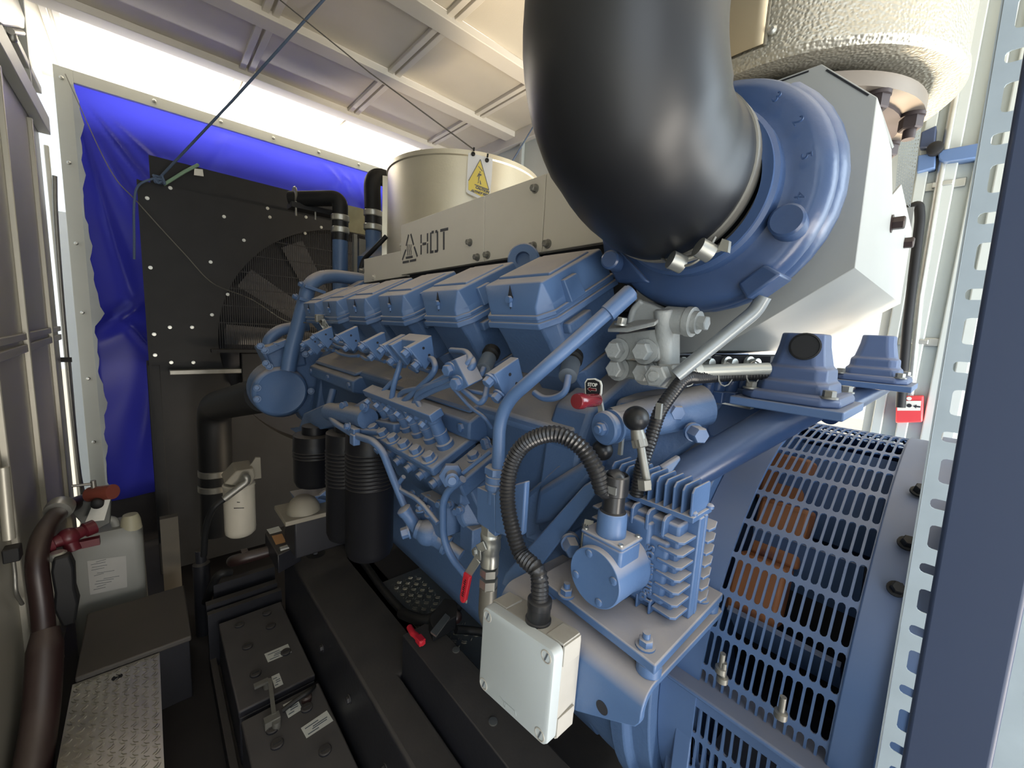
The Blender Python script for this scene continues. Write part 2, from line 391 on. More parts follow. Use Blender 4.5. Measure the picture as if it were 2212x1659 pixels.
for px, py in ((318, 428), (368, 406), (484, 468), (578, 450), (583, 469), (455, 566), (527, 519), (661, 469), (694, 491), (659, 504), (325, 578), (333, 722), (367, 707), (415, 707), (458, 680), (492, 636), (370, 783), (418, 783), (335, 767)):
    p = AY(px, py, YR); B().hexb(p, (0, -1, 0), .0075, .010).build('bolt', ZINC, rad)
g = B(); h = B()                                                   # wire guard: fine uprights, a few hoops
x = FC.x - FR + .012
while x < FC.x + .30:
    q = math.sqrt(max(0, FR ** 2 - (x - FC.x) ** 2)); g.span((x - .0022, YR + .018, max(1.56, FC.z - q)), (x + .0022, YR + .022, FC.z + q)); x += .0125
for i in range(1, 7):
    z = 1.62 + i * .115; q = math.sqrt(FR ** 2 - (z - FC.z) ** 2); h.span((FC.x - q, YR + .014, z - .003), (FC.x + min(q, .45), YR + .02, z + .003))
go = g.build('fan_guard', WIRE, rad, smooth=0); h.build('guard_hoop', WIRE, go, smooth=0)
for i in range(12):                                                # twisted blades behind the guard
    a = math.radians(117.6 + 30 * i); rr = V((math.cos(a), 0, math.sin(a))); tt = V((-math.sin(a), 0, math.cos(a)))
    if not -20 < (117.6 + 30 * i) % 360 < 215: continue
    L = []
    for r, w, tw in ((.16, .05, .06), (.45, .062, .05), (.80, .07, .035)):
        c = V((FC.x, YR + .11, FC.z)) + rr * r; L.append([c + tt * w + V((0, tw, 0)), c - tt * w - V((0, tw, 0)), c - tt * w - V((0, tw - .006, 0)), c + tt * w + V((0, tw + .006, 0))])
    B().loft(L).build('fan_blade', FANG, rad)
B().lathe(FC + V((0, .17, 0)), (0, -1, 0), [(.18, 0), (.18, .08), (.08, .1)], 32).build('fan_hub', FANG, rad)

# hoses and pipes between engine and radiator
hs = thing('radiator_top_hose', 'dark rubber bend on a bracket beside the radiator top, joined to a blue riser', 'hose', AY(740, 500, 2.55))
m = B(); P = fil([AY(628, 430, 2.75), AY(735, 428, 2.55), AY(735, 472, 2.55)], .075, 10); m.tube(P, .043, 20); m.build('rubber_bend', RUBM, hs)
a, b = AY(735, 472, 2.55), AY(735, 520, 2.55)
B().cyl(a + V((0, 0, .02)), b, .045).build('sleeve', RUB, hs)
for py in (472, 498): 
    c = AY(735, py, 2.55); B().lathe(c, (0, 0, -1), [(.047, -.018), (.051, -.014), (.051, .014), (.047, .018)], 24).build('hose_clamp', ZINC, hs)
B().cyl(AY(735, 505, 2.55), AY(735, 640, 2.55), .043).build('riser_pipe', BLUE, hs)
c = AY(650, 425, 2.72)
B().span(c + V((-.06, -.04, -.075)), c + V((.2, .06, -.045))).build('support_bracket', BLK, hs)
for dx in (-.035, .07):
    q = B(); q.lathe(c + V((dx, 0, .0)), (1, 0, 0), [(.045, -.006), (.05, 0), (.045, .006)], 20); q.cyl(c + V((dx, -.03, -.04)), c + V((dx, -.03, -.12)), .006); q.build('pipe_clip', STEELD, hs)
hs = thing('coolant_hose', 'upright dark rubber elbow with two clamps beside the smooth lagging drum', 'hose', AY(805, 500, 2.45))
B().tube(fil([AY(806, 470, 2.45), AY(803, 376, 2.45), AY(850, 392, 2.5)], .09, 10), .047, 20).build('rubber_bend', RUBM, hs)
for py in (462, 492):
    c = AY(806, py, 2.45); B().lathe(c, (0, 0, -1), [(.049, -.018), (.054, -.014), (.054, .014), (.049, .018)], 24).build('hose_clamp', ZINC, hs)
B().cyl(AY(806, 462, 2.45), AY(806, 500, 2.45), .047).build('sleeve', RUB, hs)
B().lathe(AY(806, 500, 2.45), (0, 0, -1), [(.045, 0), (.045, .06), (.06, .12), (.10, .16), (.10, .3)], 28).build('riser_pipe', BLUE, hs)
c = AY(775, 480, 2.75)
B().span(c + V((-.10, 0, -.07)), c + V((.10, .02, .09))).build('gusset_plate', mat('yellow_passivated_plate', 'a3a085', .5, .5, var=.25, vs=18), hs)
B().span(AY(765, 505, 2.4), AY(772, 595, 2.4) + V((0, .03, 0))).span(AY(776, 515, 2.42), AY(790, 595, 2.42) + V((0, .03, 0))).build('upright_strip', STEELD, hs)
tag(B().tube(spl([AY(778, 588, 2.2), AY(786, 562, 2.2), AY(806, 540, 2.15), AY(835, 510, 2.1)], 8), .012, 10).build('control_cable', RUBM), 'short black cable curving up to the drum behind the HOT panel', 'cable')
# big pump-to-radiator hose, low on the left
bh = thing('coolant_return_hose', 'thick black hose bending down from the round blue pump cover', 'hose', AY(458, 1060, 2.9))
P = fil([AY(572, 852, 2.16), AY(520, 864, 2.5), AY(462, 878, 2.95), AY(465, 960, 2.95), AY(470, 1150, 2.95)], .25, 10)
B().tube(P, .085, 24).build('hose', RUBM, bh)
for py in (1018, 1050):
    c = AY(467, py, 2.95); B().lathe(c, (0, 0, -1), [(.087, -.02), (.091, -.016), (.091, .016), (.087, .02)], 28).build('hose_clamp', STEELD, bh)
tag(B().cyl(AY(437, 930, 3.05), AY(442, 1135, 3.05), .011, n=10).build('sight_tube', GREENW), 'thin green upright tube beside the thick black hose', 'tube')

# lagged exhaust drums
XD = 1.36
fd = thing('exhaust_drum', 'open-topped smooth aluminium lagging drum behind the HOT panel', 'exhaust drum', (XD, 1.98, 1.95))
B().lathe((XD, 1.98, 1.95), (0, 0, 1), [(.41, 0), (.41, .62), (.416, .625), (.416, .645), (.405, .65), (.395, .64), (.395, .05)], 72, False).build('lagging_shell', STUCF, fd)
a = math.atan2(-.78, -.62)
B().bar((XD + .412 * math.cos(2.62), 1.98 + .412 * math.sin(2.62), 1.96), (XD + .412 * math.cos(2.62), 1.98 + .412 * math.sin(2.62), 2.57), .012, .05, (math.cos(2.62), math.sin(2.62), 0)).build('seam', STUCF, fd)
B().lathe((XD, 1.98, 1.90), (0, 0, 1), [(.30, 0), (.30, .12)], 40).build('outlet_pipe', STEELD, fd)
XN, YN, ZN, RN = 1.36, .42, 2.4, .345
nd = thing('exhaust_drum', 'embossed aluminium lagging drum hanging from the ceiling above the grey heat box', 'exhaust drum', (XN, YN, ZN))
B().lathe((XN, YN, ZN), (0, 0, 1), [(RN - .19, .0), (RN - .012, 0), (RN, .012), (RN, .028), (RN - .006, .032), (RN - .006, 1.04)], 96, False).build('lagging_shell', STUC, nd)
sa = math.radians(187)
cp_ = lambda a, r, z: V((XN + r * math.cos(a), YN + r * math.sin(a), z))
m = B(); angs = [sa - math.radians(100) * i / 30 for i in range(31)]
m.add([cp_(a, RN + .0015, z) for a in angs for z in (ZN + .034, ZN + 1.045)], [(2 * i, 2 * i + 1, 2 * i + 3, 2 * i + 2) for i in range(30)])
m.build('smooth_panel', mat('beige_lagging_sheet', 'b8ac92', .4, .6, var=.06), nd, solid=.002)
m = B(); m.bar(cp_(sa + .01, RN + .001, ZN + .03), cp_(sa + .01, RN + .001, ZN + 1.04), .004, .004, (-1, 0, 0)); m.build('seam', STUC, nd)
an = math.atan2(.381 - YN - .03, 1.014 - XN)
for ang in (sa + .04,):
    p = V((XN + RN * math.cos(ang), YN + RN * math.sin(ang), ZN + .055)); B().lathe(p, (math.cos(ang), math.sin(ang), 0), [(.009, 0), (.009, .004), (.004, .008)], 12).build('rivet', ZINC, nd)
fl = B().lathe((XN, YN, ZN - .07), (0, 0, 1), [(.285, .02), (.285, .05), (.16, .052), (.16, .09)], 64); fl.build('flange', mat('flange_grey_steel', '837b72', .5, .5, var=.15), nd)
mat('brown_scaled_steel', '423a3b', .55, .3, var=.25)
fl = B().lathe((XN, YN, ZN - .19), (0, 0, 1), [(.15, -.05), (.15, .13), (.245, .132), (.245, .14)], 48); fl.build('outlet_pipe', MATS['brown_scaled_steel'], nd)
for i in range(10):
    a = PI * 2 * i / 10 + .35; p = V((XN + .262 * math.cos(a), YN + .262 * math.sin(a), ZN - .05))
    q = B(); q.hexb(p, (0, 0, -1), .022, .035, 1.1); q.cyl(p, p + V((0, 0, -.055)), .012, n=10); q.build('bolt', MATS['brown_scaled_steel'], nd)

# perforated guard seen past the heat box
pg = B(); q = [AX(1945, 282, 1.75), AX(1992, 262, 1.75), AX(1966, 450, 1.75), AX(1934, 410, 1.75)]
perf(pg, lambda u, v: q[0].lerp(q[1], u).lerp(q[3].lerp(q[2], u), v), 8, 22, .5, .5, .5, .5)
tag(pg.build('perforated_guard', GALV, weld=True, solid=.0015, smooth=0), 'white perforated guard sheet behind the grey heat box, right', 'guard')

# ================================================================ ENGINE
XE = 1.1
eng = thing('diesel_engine', 'long blue twelve-cylinder diesel engine block with six valve covers facing the walkway', 'engine', (XE, 1.2, .8))
def mirror(pts): return pts + [(2 * XE - x, z) for x, z in reversed(pts)]
prof = mirror([(.86, .80), (.76, .84), (.66, 1.0), (.62, 1.28), (.59, 1.45), (.582, 1.565), (.565, 1.60), (.572, 1.618), (.66, 1.655), (.74, 1.74), (.86, 1.88)])
B().prism([(x, .46, z) for x, z in prof], (0, 1.49, 0)).build('crankcase', BLUEC, eng, bevel=.006)
B().prism([(x, .50, z) for x, z in mirror([(1.0, .63), (.965, .66), (.95, .84), (.97, .86)])], (0, 1.4, 0)).build('oil_sump', BLUEC, eng, bevel=.01)
UU, NN = V((.888, 0, .46)), V((-.46, 0, .888))
def HF(y, z=0):
    o_ = V((.512, y, 1.812 + z))
    return lambda u, v, n: o_ + UU * u + V((0, v, 0)) + NN * n
def cover_loop(H, n, u0, u1, hb, hc, uc, hi):
    return [H(u1, -hi, n), H(uc, -hb, n), H(u0, -hc, n), H(u0, hc, n), H(uc, hb, n), H(u1, hi, n)]
HY = [.570 + .25 * i for i in range(6)]
for i, y in enumerate(HY):
    H = HF(y, -.0045 * i)
    m = B()                                                        # cylinder head under the cover
    m.loft([cover_loop(H, -.135, .03, .21, .073, .062, .045, .073), cover_loop(H, -.085, .02, .21, .080, .062, .04, .080), cover_loop(H, -.045, .014, .21, .080, .062, .035, .08), cover_loop(H, -.012, .006, .21, .083, .062, .03, .083)])
    m.loft([cover_loop(H, -.27, .10, .24, .078, .078, .10, .078), cover_loop(H, -.135, .055, .24, .078, .06, .075, .078)])
    m.box(H(.075, -.087, -.03), (.07, .02, .02), Matrix((UU, (0, 1, 0), NN)).transposed())
    hd = m.build('cylinder_head', BLUEC, eng, bevel=.004)
    m = B()
    m.loft([cover_loop(H, -.012, -.006, .212, .093, .070, .024, .093), cover_loop(H, .000, -.006, .212, .093, .070, .024, .093)])
    m.loft([cover_loop(H, .0045, -.003, .21, .090, .068, .025, .090), cover_loop(H, .013, -.003, .21, .090, .068, .025, .090)])
    m.loft([cover_loop(H, -.002, -.001, .208, .087, .066, .026, .087), cover_loop(H, .008, -.001, .208, .087, .066, .026, .087)])
    m.build('cover_flange', BLUE, hd, bevel=.002)
    m = B()
    m.loft([cover_loop(H, .011, .003, .205, .084, .0635, .029, .084), cover_loop(H, .026, .005, .204, .083, .0635, .029, .083), cover_loop(H, .064, .020, .200, .0785, .0765, .0225, .076), cover_loop(H, .0665, .024, .198, .074, .073, .026, .072)])
    m.loft([[H(.052, -.071, .064), H(.178, -.068, .064), H(.178, .068, .064), H(.052, .071, .064)], [H(.055, -.068, .071), H(.175, -.064, .071), H(.175, .064, .071), H(.055, .068, .071)]])
    for s in (-1, 1):
        m.loft([[H(.062, s * .078, .012), H(.105, s * .078, .012), H(.105, s * .098, .012), H(.062, s * .098, .012)], [H(.066, s * .074, .052), H(.103, s * .074, .052), H(.103, s * .088, .052), H(.066, s * .088, .052)]])
    m.build('valve_cover', BLUE, hd, bevel=.0035, seg=3)
    fx = lambda v, q: H(.0055 + (.064 - .026) * 0, 0, 0)           # recess and eye stud on the front face
    p0, p1 = H(.006, 0, .028), H(.0185, 0, .061); d = (p1 - p0); nrm = V((0, 1, 0)).cross(d).normalized(); nrm = nrm if nrm.x < 0 else -nrm
    c = (p0 + p1) / 2 + nrm * .0006; du = d.normalized()
    B().prism([c + du * .021, c + V((0, .005, 0)) + du * .004, c + V((0, .0075, 0)), c + V((0, .005, 0)) - du * .005, c - du * .022, c - V((0, .005, 0)) - du * .005, c - V((0, .0075, 0)), c - V((0, .005, 0)) + du * .004], nrm * .0012).build('stud_recess', DARKGAP, hd, smooth=0)
    q = B(); q.cyl(c - du * .004, c - du * .004 + nrm * .008, .0065, n=12); q.cyl(c - du * .018, c - du * .002, .004, n=10); q.build('cover_stud', BLUE, hd)
# bank block web below the heads and dusty crankcase shelf
for y0, y1 in ((.72, 1.16), (1.42, 1.93)):
    m = B(); m.prism([(.556, y0, 1.60), (.53, y0, 1.585), (.53, y0, 1.545), (.58, y0, 1.53), (.64, y0, 1.60)], (0, y1 - y0, 0)); m.prism([(.545, y0 + .02, 1.60), (.552, y0 + .02, 1.612), (.60, y0 + .02, 1.63), (.61, y0 + .02, 1.61)], (0, y1 - y0 - .04, 0))
    ic = m.build('inspection_cover', BLUEC, eng, bevel=.006)
    for yy in (y0 + .03, (y0 + y1) / 2, y1 - .03): B().hexb((.535, yy, 1.568), (-1, 0, -.1), .011, .012).build('bolt', BLUE, ic)
for px, py in ((1040, 985), (1052, 955), (1055, 965)):
    B().hexb(AX(px, py, .575), (-1, 0, 0), .010, .014).build('bolt', BLUE, eng)
# dark box added to make the shaded gap under the heat shield
B().span((.785, .3, 1.85), (1.42, 1.9, 2.004)).build('dark_gap_box', DARKGAP, eng)
B().lathe(AX(1130, 560, .70), V((-.8, -.55, .1)), [(.004, -.05), (.036, -.05), (.04, -.045), (.04, .0), (.036, .004), (.018, .004), (.018, -.01), (.001, -.01)], 28).build('lifting_eye', BLUE, eng)
# right-hand bank as seen over the top is hidden; front gear case and rear plate
B().prism([(x, 1.95, z) for x, z in mirror([(.8, .8), (.62, 1.1), (.56, 1.35), (.60, 1.62), (.8, 1.86)])], (0, .07, 0)).build('gear_case', BLUEC, eng, bevel=.008)

# injector-line brackets, one plate per cylinder
def bracket(q, wide, label):
    t = thing('injector_line_bracket', label, 'bracket', q[3], 'injector line brackets below the valve covers')
    m = B().prism(q, (0, .022, 0))
    if wide: m.prism([p + V((0, .085, 0)) for p in q], (0, .02, 0)); m.prism([q[1] + V((0, .01, 0)), q[1] + V((-.03, .01, -.015)), q[1] + V((-.03, .01, -.04)), q[2] + V((0, .01, .03))], (0, .09, 0))
    pl = m.build('plate', BLUE, t, bevel=.0025)
    for s in (.22, .78):
        p = q[0].lerp(q[3], s); B().hexb(p + V((-.004, .011, .004)), NN * -.3 + V((-1, 0, -.5)), .0095, .016).build('bolt', BLUE, t)
    for s, r in ((.3, .5), (.7, .62)):
        p = q[0].lerp(q[1], r).lerp(q[3].lerp(q[2], r), s) + V((0, -.0005, 0)); B().cyl(p, p + V((0, .004, 0)), .0032, n=10).build('bolt_hole', DARKGAP, pl)
QB = [AY(882, 752, .80), AY(933, 724, .80), AY(940, 770, .80), AY(920, 799, .80)]
BY = []
for px, py, lab in ((657, 738, 'farthest blue plate bracket, beside the rising coolant pipe'), (679, 722, 'blue plate bracket under the white and yellow hanging tag'), (731, 724, 'blue plate bracket one step nearer than the hanging tag'), (786, 740, 'blue plate bracket with a long dusty top edge, mid row'), (828, 747, 'blue plate bracket with an orange-stained dusty top, third nearest'), (882, 752, 'wide U-shaped blue plate bracket below the second valve cover')):
    p = AX(px, py, QB[0].x); BY.append(p.y); d = V((0, p.y - QB[0].y, p.z - QB[0].z)); bracket([q + d for q in QB], px == 882, lab)
BY.append(.545)
bracket([AY(1067, 809, .53), AY(1121, 772, .53), AY(1135, 832, .53), AY(1099, 871, .53)], False, 'blue plate bracket with hex bolts below the nearest valve cover')
m = B()                                                            # crossover lines between the brackets
for i in range(6):
    if i == 5: continue
    for z, x in ((1.728, .478), (1.714, .48), (1.69, .488)):
        y1, y0 = BY[i] - .002, BY[i + 1] + .025
        m.tube(fil([(x, y0, z), (x - .004, y0 + .06, z + .006 * (-1) ** i), (x - .004, y1 - .05, z - .006), (x, y1, z)], .02, 4), .0055, 10)
    if i == 0: continue
tag(m.build('crossover_lines', BLUE), 'thin blue fuel lines running along between the injector line brackets', 'fuel line')
def line(pts, r, label, cat='fuel line', nm='injector_line', mt=None, rad=.03, group='high pressure injector lines'):
    P = [AX(*p) for p in pts]
    return tag(B().tube(fil(P, rad, 6), r, 12).build(nm, mt or BLUE), label, cat, group)
LP = .0068
line([(858, 758, .49), (868, 762, .475), (864, 790, .46), (852, 824, .45), (843, 878, .455)], LP, 'injector line dropping straight from the third bracket to the rail')
line([(866, 812, .50), (848, 824, .48), (824, 850, .465), (829, 873, .455)], LP, 'short hooked injector line at the far end of the rail')
line([(913, 773, .49), (936, 776, .465), (942, 795, .455), (930, 815, .455), (871, 868, .46), (860, 874, .466), (862, 888, .455)], LP, 'injector line looping out from the second bracket and back to the rail')
line([(973, 808, .45), (923, 836, .455), (872, 845, .46), (861, 856, .466), (880, 896, .455)], LP, 'upper of two injector lines crossing from the clamp to the middle of the rail')
line([(975, 818, .45), (930, 834, .45), (902, 850, .455), (899, 862, .462), (924, 909, .455)], LP, 'injector line from the clamp to the near end of the rail')
line([(978, 828, .45), (948, 838, .455), (903, 860, .46), (891, 874, .466), (901, 902, .455)], LP, 'lowest injector line running from the clamp to the rail')
line([(975, 757, .50), (1008, 760, .48), (1019, 777, .465), (998, 800, .455)], LP, 'outer U-bend of pipe above the clamp block', nm='fuel_line_bend', group='fuel line bends')
line([(1000, 770, .50), (1020, 774, .475), (1024, 790, .462), (1003, 806, .458)], LP, 'inner U-bend of pipe just behind the clamp block', nm='fuel_line_bend', group='fuel line bends')
line([(975, 834, .47), (1017, 881, .50), (1047, 901, .51), (1062, 924, .53)], .004, 'very thin blue line slanting down to the pump end', nm='thin_drain_line', group='thin drain lines')
line([(1000, 842, .46), (1037, 872, .47), (1047, 862, .475), (1053, 830, .49), (1070, 826, .50)], .006, 'kinked blue line between the clamp and the nearest bracket', nm='fuel_return_line', group='fuel return lines')
line([(1010, 843, .47), (1080, 858, .50)], .0045, 'straight thin line under the nearest bracket', nm='thin_drain_line', group='thin drain lines')
ck = thing('pipe_clamp_block', 'light blue two-bolt clamp block holding the fuel lines', 'clamp', AX(988, 812, .44))
q = [AX(960, 787, .44), AX(983, 775, .44), AX(1012, 834, .44), AX(992, 845, .44)]
B().prism(q, (.035, 0, .012)).build('block', BLUE, ck, bevel=.002)
for px, py in ((973, 798), (990, 827)): B().hexb(AX(px, py, .44), (-1, -.2, -.2), .0115, .014).build('bolt', BLUE, ck)
for (px, py, qx, qy, x, lab, pp) in ((1043, 800, 1064, 757, .53, 'dark temperature sensor plug on the second cylinder', [(1045, 795, .52), (1040, 810, .51), (1025, 815, .51), (1012, 814, .50)]), (1226, 815, 1238, 770, .55, 'dark sensor plug with a curled pipe on the nearest cylinder, behind the slanting tube', [(1228, 812, .54), (1222, 848, .525), (1198, 861, .52), (1172, 861, .52), (1154, 848, .52)])):
    t = thing('sensor_plug', lab, 'sensor', AX(px, py, x)); a, b = AX(px, py, x), AX(qx, qy, x + .06)
    B().lathe(a, b - a, [(.011, 0), (.0165, .003), (.0165, .018), (.0172, .02), (.0172, .05)], 20).build('body', mat('grey_sensor_body', '5f6872', .5), t)
    B().lathe(a + (b - a).normalized() * .05, b - a, [(.0155, 0), (.0155, .01), (.02, .014), (.02, .03)], 16).build('gland', RUBM, t)
    B().tube(fil([AX(*p) for p in pp], .02, 6), .006, 10).build('sense_pipe', BLUE, t)

# ---------------------------------------------------------------- in-line injection pump
ip = thing('injection_pump', 'blue in-line injection pump with a row of six hex bolts and a long delivery rail', 'injection pump', (.48, .9, 1.3))
P0 = AX(934, 996, .46)
IP = lambda u, y, n: V((P0.x, 0, P0.z)) + UU * u + V((0, y, 0)) + NN * n
RM = Matrix((UU, (0, 1, 0), NN)).transposed()
Y0, Y1 = .735, 1.105
B().box(IP(.055, (Y0 + Y1) / 2, -.012), (.15, Y1 - Y0, .024), RM).build('top_plate', BLUEC, ip, bevel=.006)
B().box(IP(.06, (Y0 + Y1) / 2, -.10), (.115, Y1 - Y0 - .02, .16), RM).build('pump_body', BLUEC, ip, bevel=.008)
B().box(IP(.065, .70, -.045), (.14, .075, .04), RM).box(IP(.07, .70, -.12), (.11, .06, .13), RM).build('governor_block', BLUEC, ip, bevel=.005)
B().box(IP(.05, (Y0 + Y1) / 2 + .008, .094), (.034, Y1 - Y0 - .005, .02), RM).build('delivery_rail', BLUE, ip, bevel=.002)
for i in range(6):
    y = .775 + .06 * i
    vt = B().lathe(IP(.052, y, 0), NN, [(.021, 0), (.021, .012), (.016, .014), (.016, .035), (.0175, .036), (.0175, .04), (.016, .041), (.016, .070), (.018, .072), (.018, .080), (.012, .085)], 18).build('delivery_valve', BLUE, ip)
    B().hexb(IP(-.0, y - .008, 0), NN, .0145, .018).build('hex_bolt', BLUE, ip)
    B().hexb(IP(.029, y, .082), -UU + NN * -.3, .0085, .014, 0).build('rail_screw', BLUE, ip)
    B().lathe(IP(.002, y - .01, -.055), -UU, [(.015, 0), (.015, .015), (.010, .016), (.010, .028)], 12).build('plunger_cap', BLUE, ip)
for y, u in ((.745, .115), (.79, .12), (.70, .07)): B().hexb(IP(u, y, 0 if u > .1 else -.025), NN, .013, .016).build('hex_bolt', BLUE, ip)
hx = AX(970, 1035, .46)
B().hexb(AX(975, 1022, .47), (-.5, -.8, .1), .026, .028, 0).lathe(AX(975, 1022, .47), (-.5, -.8, .1), [(.014, .02), (.014, .055), (.008, .057), (.008, .064)], 16).build('end_fitting', BLUE, ip)
B().lathe((.56, .715, 1.37), (-.35, -1, 0), [(.05, -.02), (.05, .0), (.04, .012), (.02, .014)], 32).span((.50, .70, 1.40), (.56, .76, 1.45)).span((.53, .69, 1.28), (.58, .74, 1.34)).span((.49, .76, 1.30), (.56, .86, 1.38)).build('governor_housing', BLUEC, ip, bevel=.003)
B().lathe((.60, .70, 1.52), (0, -1, 0), [(.03, -.1), (.03, .0), (.024, .004), (.024, .03)], 20).build('drive_coupling', RUBM, ip)
rd = random.Random(5)
m = B()
for i in range(9):
    p = AX(890 + i * 14 + rd.uniform(-6, 6), 1060 + i * 6 + rd.uniform(-14, 14), .50); m.hexb(p, (-1, -.3, .1), .008, .012)
m.build('housing_bolts', BLUE, ip)
fp = thing('feed_pump', 'small blue fuel feed pump with a round cap low under the injection pump', 'feed pump', AX(910, 1130, .47))
c = AX(892, 1128, .47); B().lathe(c, NN * .7 + V((-.2, .25, .3)), [(.016, -.02), (.016, .03), (.018, .031), (.018, .043), (.015, .045)], 18).build('priming_cap', BLUE, fp)
c = AX(925, 1150, .49); B().lathe(c, (-.3, .35, .1), [(.026, -.03), (.028, .0), (.022, .03), (.012, .034)], 20).lathe(c, (.3, -.6, -.25), [(.02, 0), (.02, .05), (.024, .052), (.024, .06), (.014, .062), (.014, .1)], 18).ball(c, .032).build('pump_housing', BLUEC, fp)
B().hexb(AX(885, 1147, .47), (-.7, .3, -.2), .014, .022).hexb(AX(912, 1100, .48), (-.3, .1, .8), .012, .016).hexb(AX(930, 1108, .49), (-.5, 0, .6), .011, .02).build('union_nut', BLUE, fp)
line([(1060, 975, .50), (1000, 1022, .47)], .0045, 'thin straight line from the pump end to the slanting tube foot', nm='thin_drain_line', group='thin drain lines')
line([(1000, 1035, .46), (968, 1060, .45), (957, 1085, .445), (957, 1160, .45), (975, 1205, .46), (1012, 1250, .5)], .008, 'blue pipe bending down from the pump end towards the floor', nm='fuel_pipe', rad=.04, group='low pressure fuel pipes')
line([(872, 1030, .46), (860, 1045, .455), (864, 1058, .455), (905, 1080, .46), (945, 1130, .47)], .006, 'thin pipe hooking along under the injection pump', nm='fuel_pipe', group='low pressure fuel pipes')
line([(700, 884, .47), (713, 897, .44), (722, 913, .42), (768, 941, .42), (806, 953, .42), (827, 975, .43), (842, 1015, .44), (873, 1092, .46)], .0095, 'long blue fuel pipe sweeping down past the black filters', nm='fuel_pipe', rad=.05, group='low pressure fuel pipes')
line([(735, 905, .47), (755, 915, .45), (765, 930, .43), (830, 935, .46), (850, 934, .5)], .009, 'blue fuel pipe running level to the injection pump', nm='fuel_pipe', rad=.04, group='low pressure fuel pipes')
q = thing('pipe_union', 'small blue clip joining two fuel pipes in front of the filters', 'clip', AX(765, 937, .42))
c = AX(764, 930, .42); B().box(c, (.02, .05, .02)).box(c + V((-.004, -.02, -.02)), (.02, .03, .03)).build('clip_body', BLUE, q, bevel=.003); B().hexb(c + V((-.01, .01, .01)), (-1, 0, .3), .009, .012).build('bolt', BLUE, q)

# ---------------------------------------------------------------- water pump group at the radiator end
wp = thing('water_pump', 'blue water pump with a big round blank cover at the radiator end of the engine', 'water pump', (.43, 2.0, 1.3))
c = AY(608, 847, 2.0)
B().lathe(c, (0, -1, 0), [(.105, -.05), (.112, -.04), (.112, -.012), (.105, .0), (.097, .004), (.093, .002), (.02, .003)], 48).build('round_cover', BLUE, wp)
m = B().lathe(c + V((.02, .04, 0)), (0, 1, 0), [(.115, 0), (.13, .03), (.13, .12)], 36)
m.prism([(.40, 2.03, 1.56), (.36, 2.03, 1.66), (.52, 2.03, 1.70), (.66, 2.03, 1.62), (.66, 2.03, 1.40), (.54, 2.03, 1.30)], (0, .14, 0)); m.build('pump_housing', BLUEC, wp, bevel=.008)
m = B().prism([AY(575, 762, 2.02), AY(600, 742, 2.02), AY(625, 735, 2.02), AY(655, 745, 2.02), AY(664, 790, 2.02), AY(590, 800, 2.02)], (0, .10, 0)); m.build('thermostat_housing', BLUEC, wp, bevel=.01)
B().prism([AY(570, 752, 1.99), AY(618, 732, 1.99), AY(626, 745, 1.99), AY(578, 768, 1.99)], (.02, .14, 0)).build('top_flange', BLUEC, wp, bevel=.005)
for px, py in ((563, 748), (572, 757), (650, 752), (660, 765), (575, 785), (582, 792), (556, 838), (556, 862), (672, 845)): B().hexb(AY(px, py, 1.99), (-.3, -1, .2), .011, .016).build('bolt', BLUE, wp)
for k_, px, py in ((0, 596, 747), (1, 618, 742)): B().hexb(AY(px, py, 2.0), (0, 0, 1), .011, .014).build('bolt', BLUE, wp)
cp = thing('coolant_pipe', 'thick blue coolant pipe rising from the water pump and bending over the valve covers', 'pipe', AY(630, 770, 1.98))
P = fil([AY(622, 800, 1.97), AY(628, 765, 1.97), AY(668, 615, 2.0), AY(690, 600, 2.02), AY(720, 596, 2.05), AY(800, 606, 2.05)], .13, 10)
B().tube(P, .031, 20).build('bent_tube', BLUE, cp)
for px, py in ((672, 622), (660, 648)):
    c = AY(px, py, 1.99); m = B().bar(c + V((-.035, -.034, .004)), c + V((.05, -.034, -.018)), .012, .014); m.hexb(c + V((-.045, -.03, .008)), (-1, -.2, .2), .011, .014); m.build('pipe_clip', BLUE, cp, bevel=.002)
m = B(); c = AY(770, 612, 1.98); m.prism([c + V((-.045, -.03, -.03)), c + V((.03, -.03, .02)), c + V((.05, -.03, -.02)), c + V((-.0, -.03, -.06))], (0, .08, 0)); m.build('pipe_bracket', BLUE, cp, bevel=.006)
tag(B().tube(fil([AY(575, 768, 2.12), AY(582, 730, 2.12), AY(606, 712, 2.12), AY(665, 703, 2.12)], .08, 8), .026, 18).build('coolant_elbow', BLUE), 'shorter blue pipe elbow on top of the water pump, left of the tall one', 'pipe')

# oil filters hanging under their blue head
of_lab = ['far black oil filter canister under the blue filter head', 'near black oil filter canister with ribbed bands', 'third black canister, half hidden behind the near oil filter']
for i, (px, y, py, r, x) in enumerate(((681, 1.62, 935, .078, .47), (752, 1.30, 930, .068, .47), (800, 1.18, 930, .072, .53))):
    c = site(px, py, 'Y', y); t = thing('oil_filter', of_lab[i], 'oil filter', (c.x, c.y, c.z - .3), 'black oil filters under the engine')
    h = (.20, .36, .40)[i]
    pr = [(r * .5, 0), (r * .98, -.004), (r, -.03)]
    for j in range(10 if i else 3): pr += [(r, -.06 - .012 * j), (r * 1.03, -.063 - .012 * j), (r, -.067 - .012 * j)]
    pr += [(r, -h + .02), (r * .9, -h), (.02, -h)]
    B().lathe(c, (0, 0, 1), pr, 32).build('canister', FILT, t); B().lathe(c, (0, 0, 1), [(r * .6, .0), (r * .6, .03)], 24).build('threaded_neck', FILT, t)
fh = thing('filter_head', 'blue ribbed filter head bracket above the black oil filters', 'filter head', (.47, 1.4, 1.45))
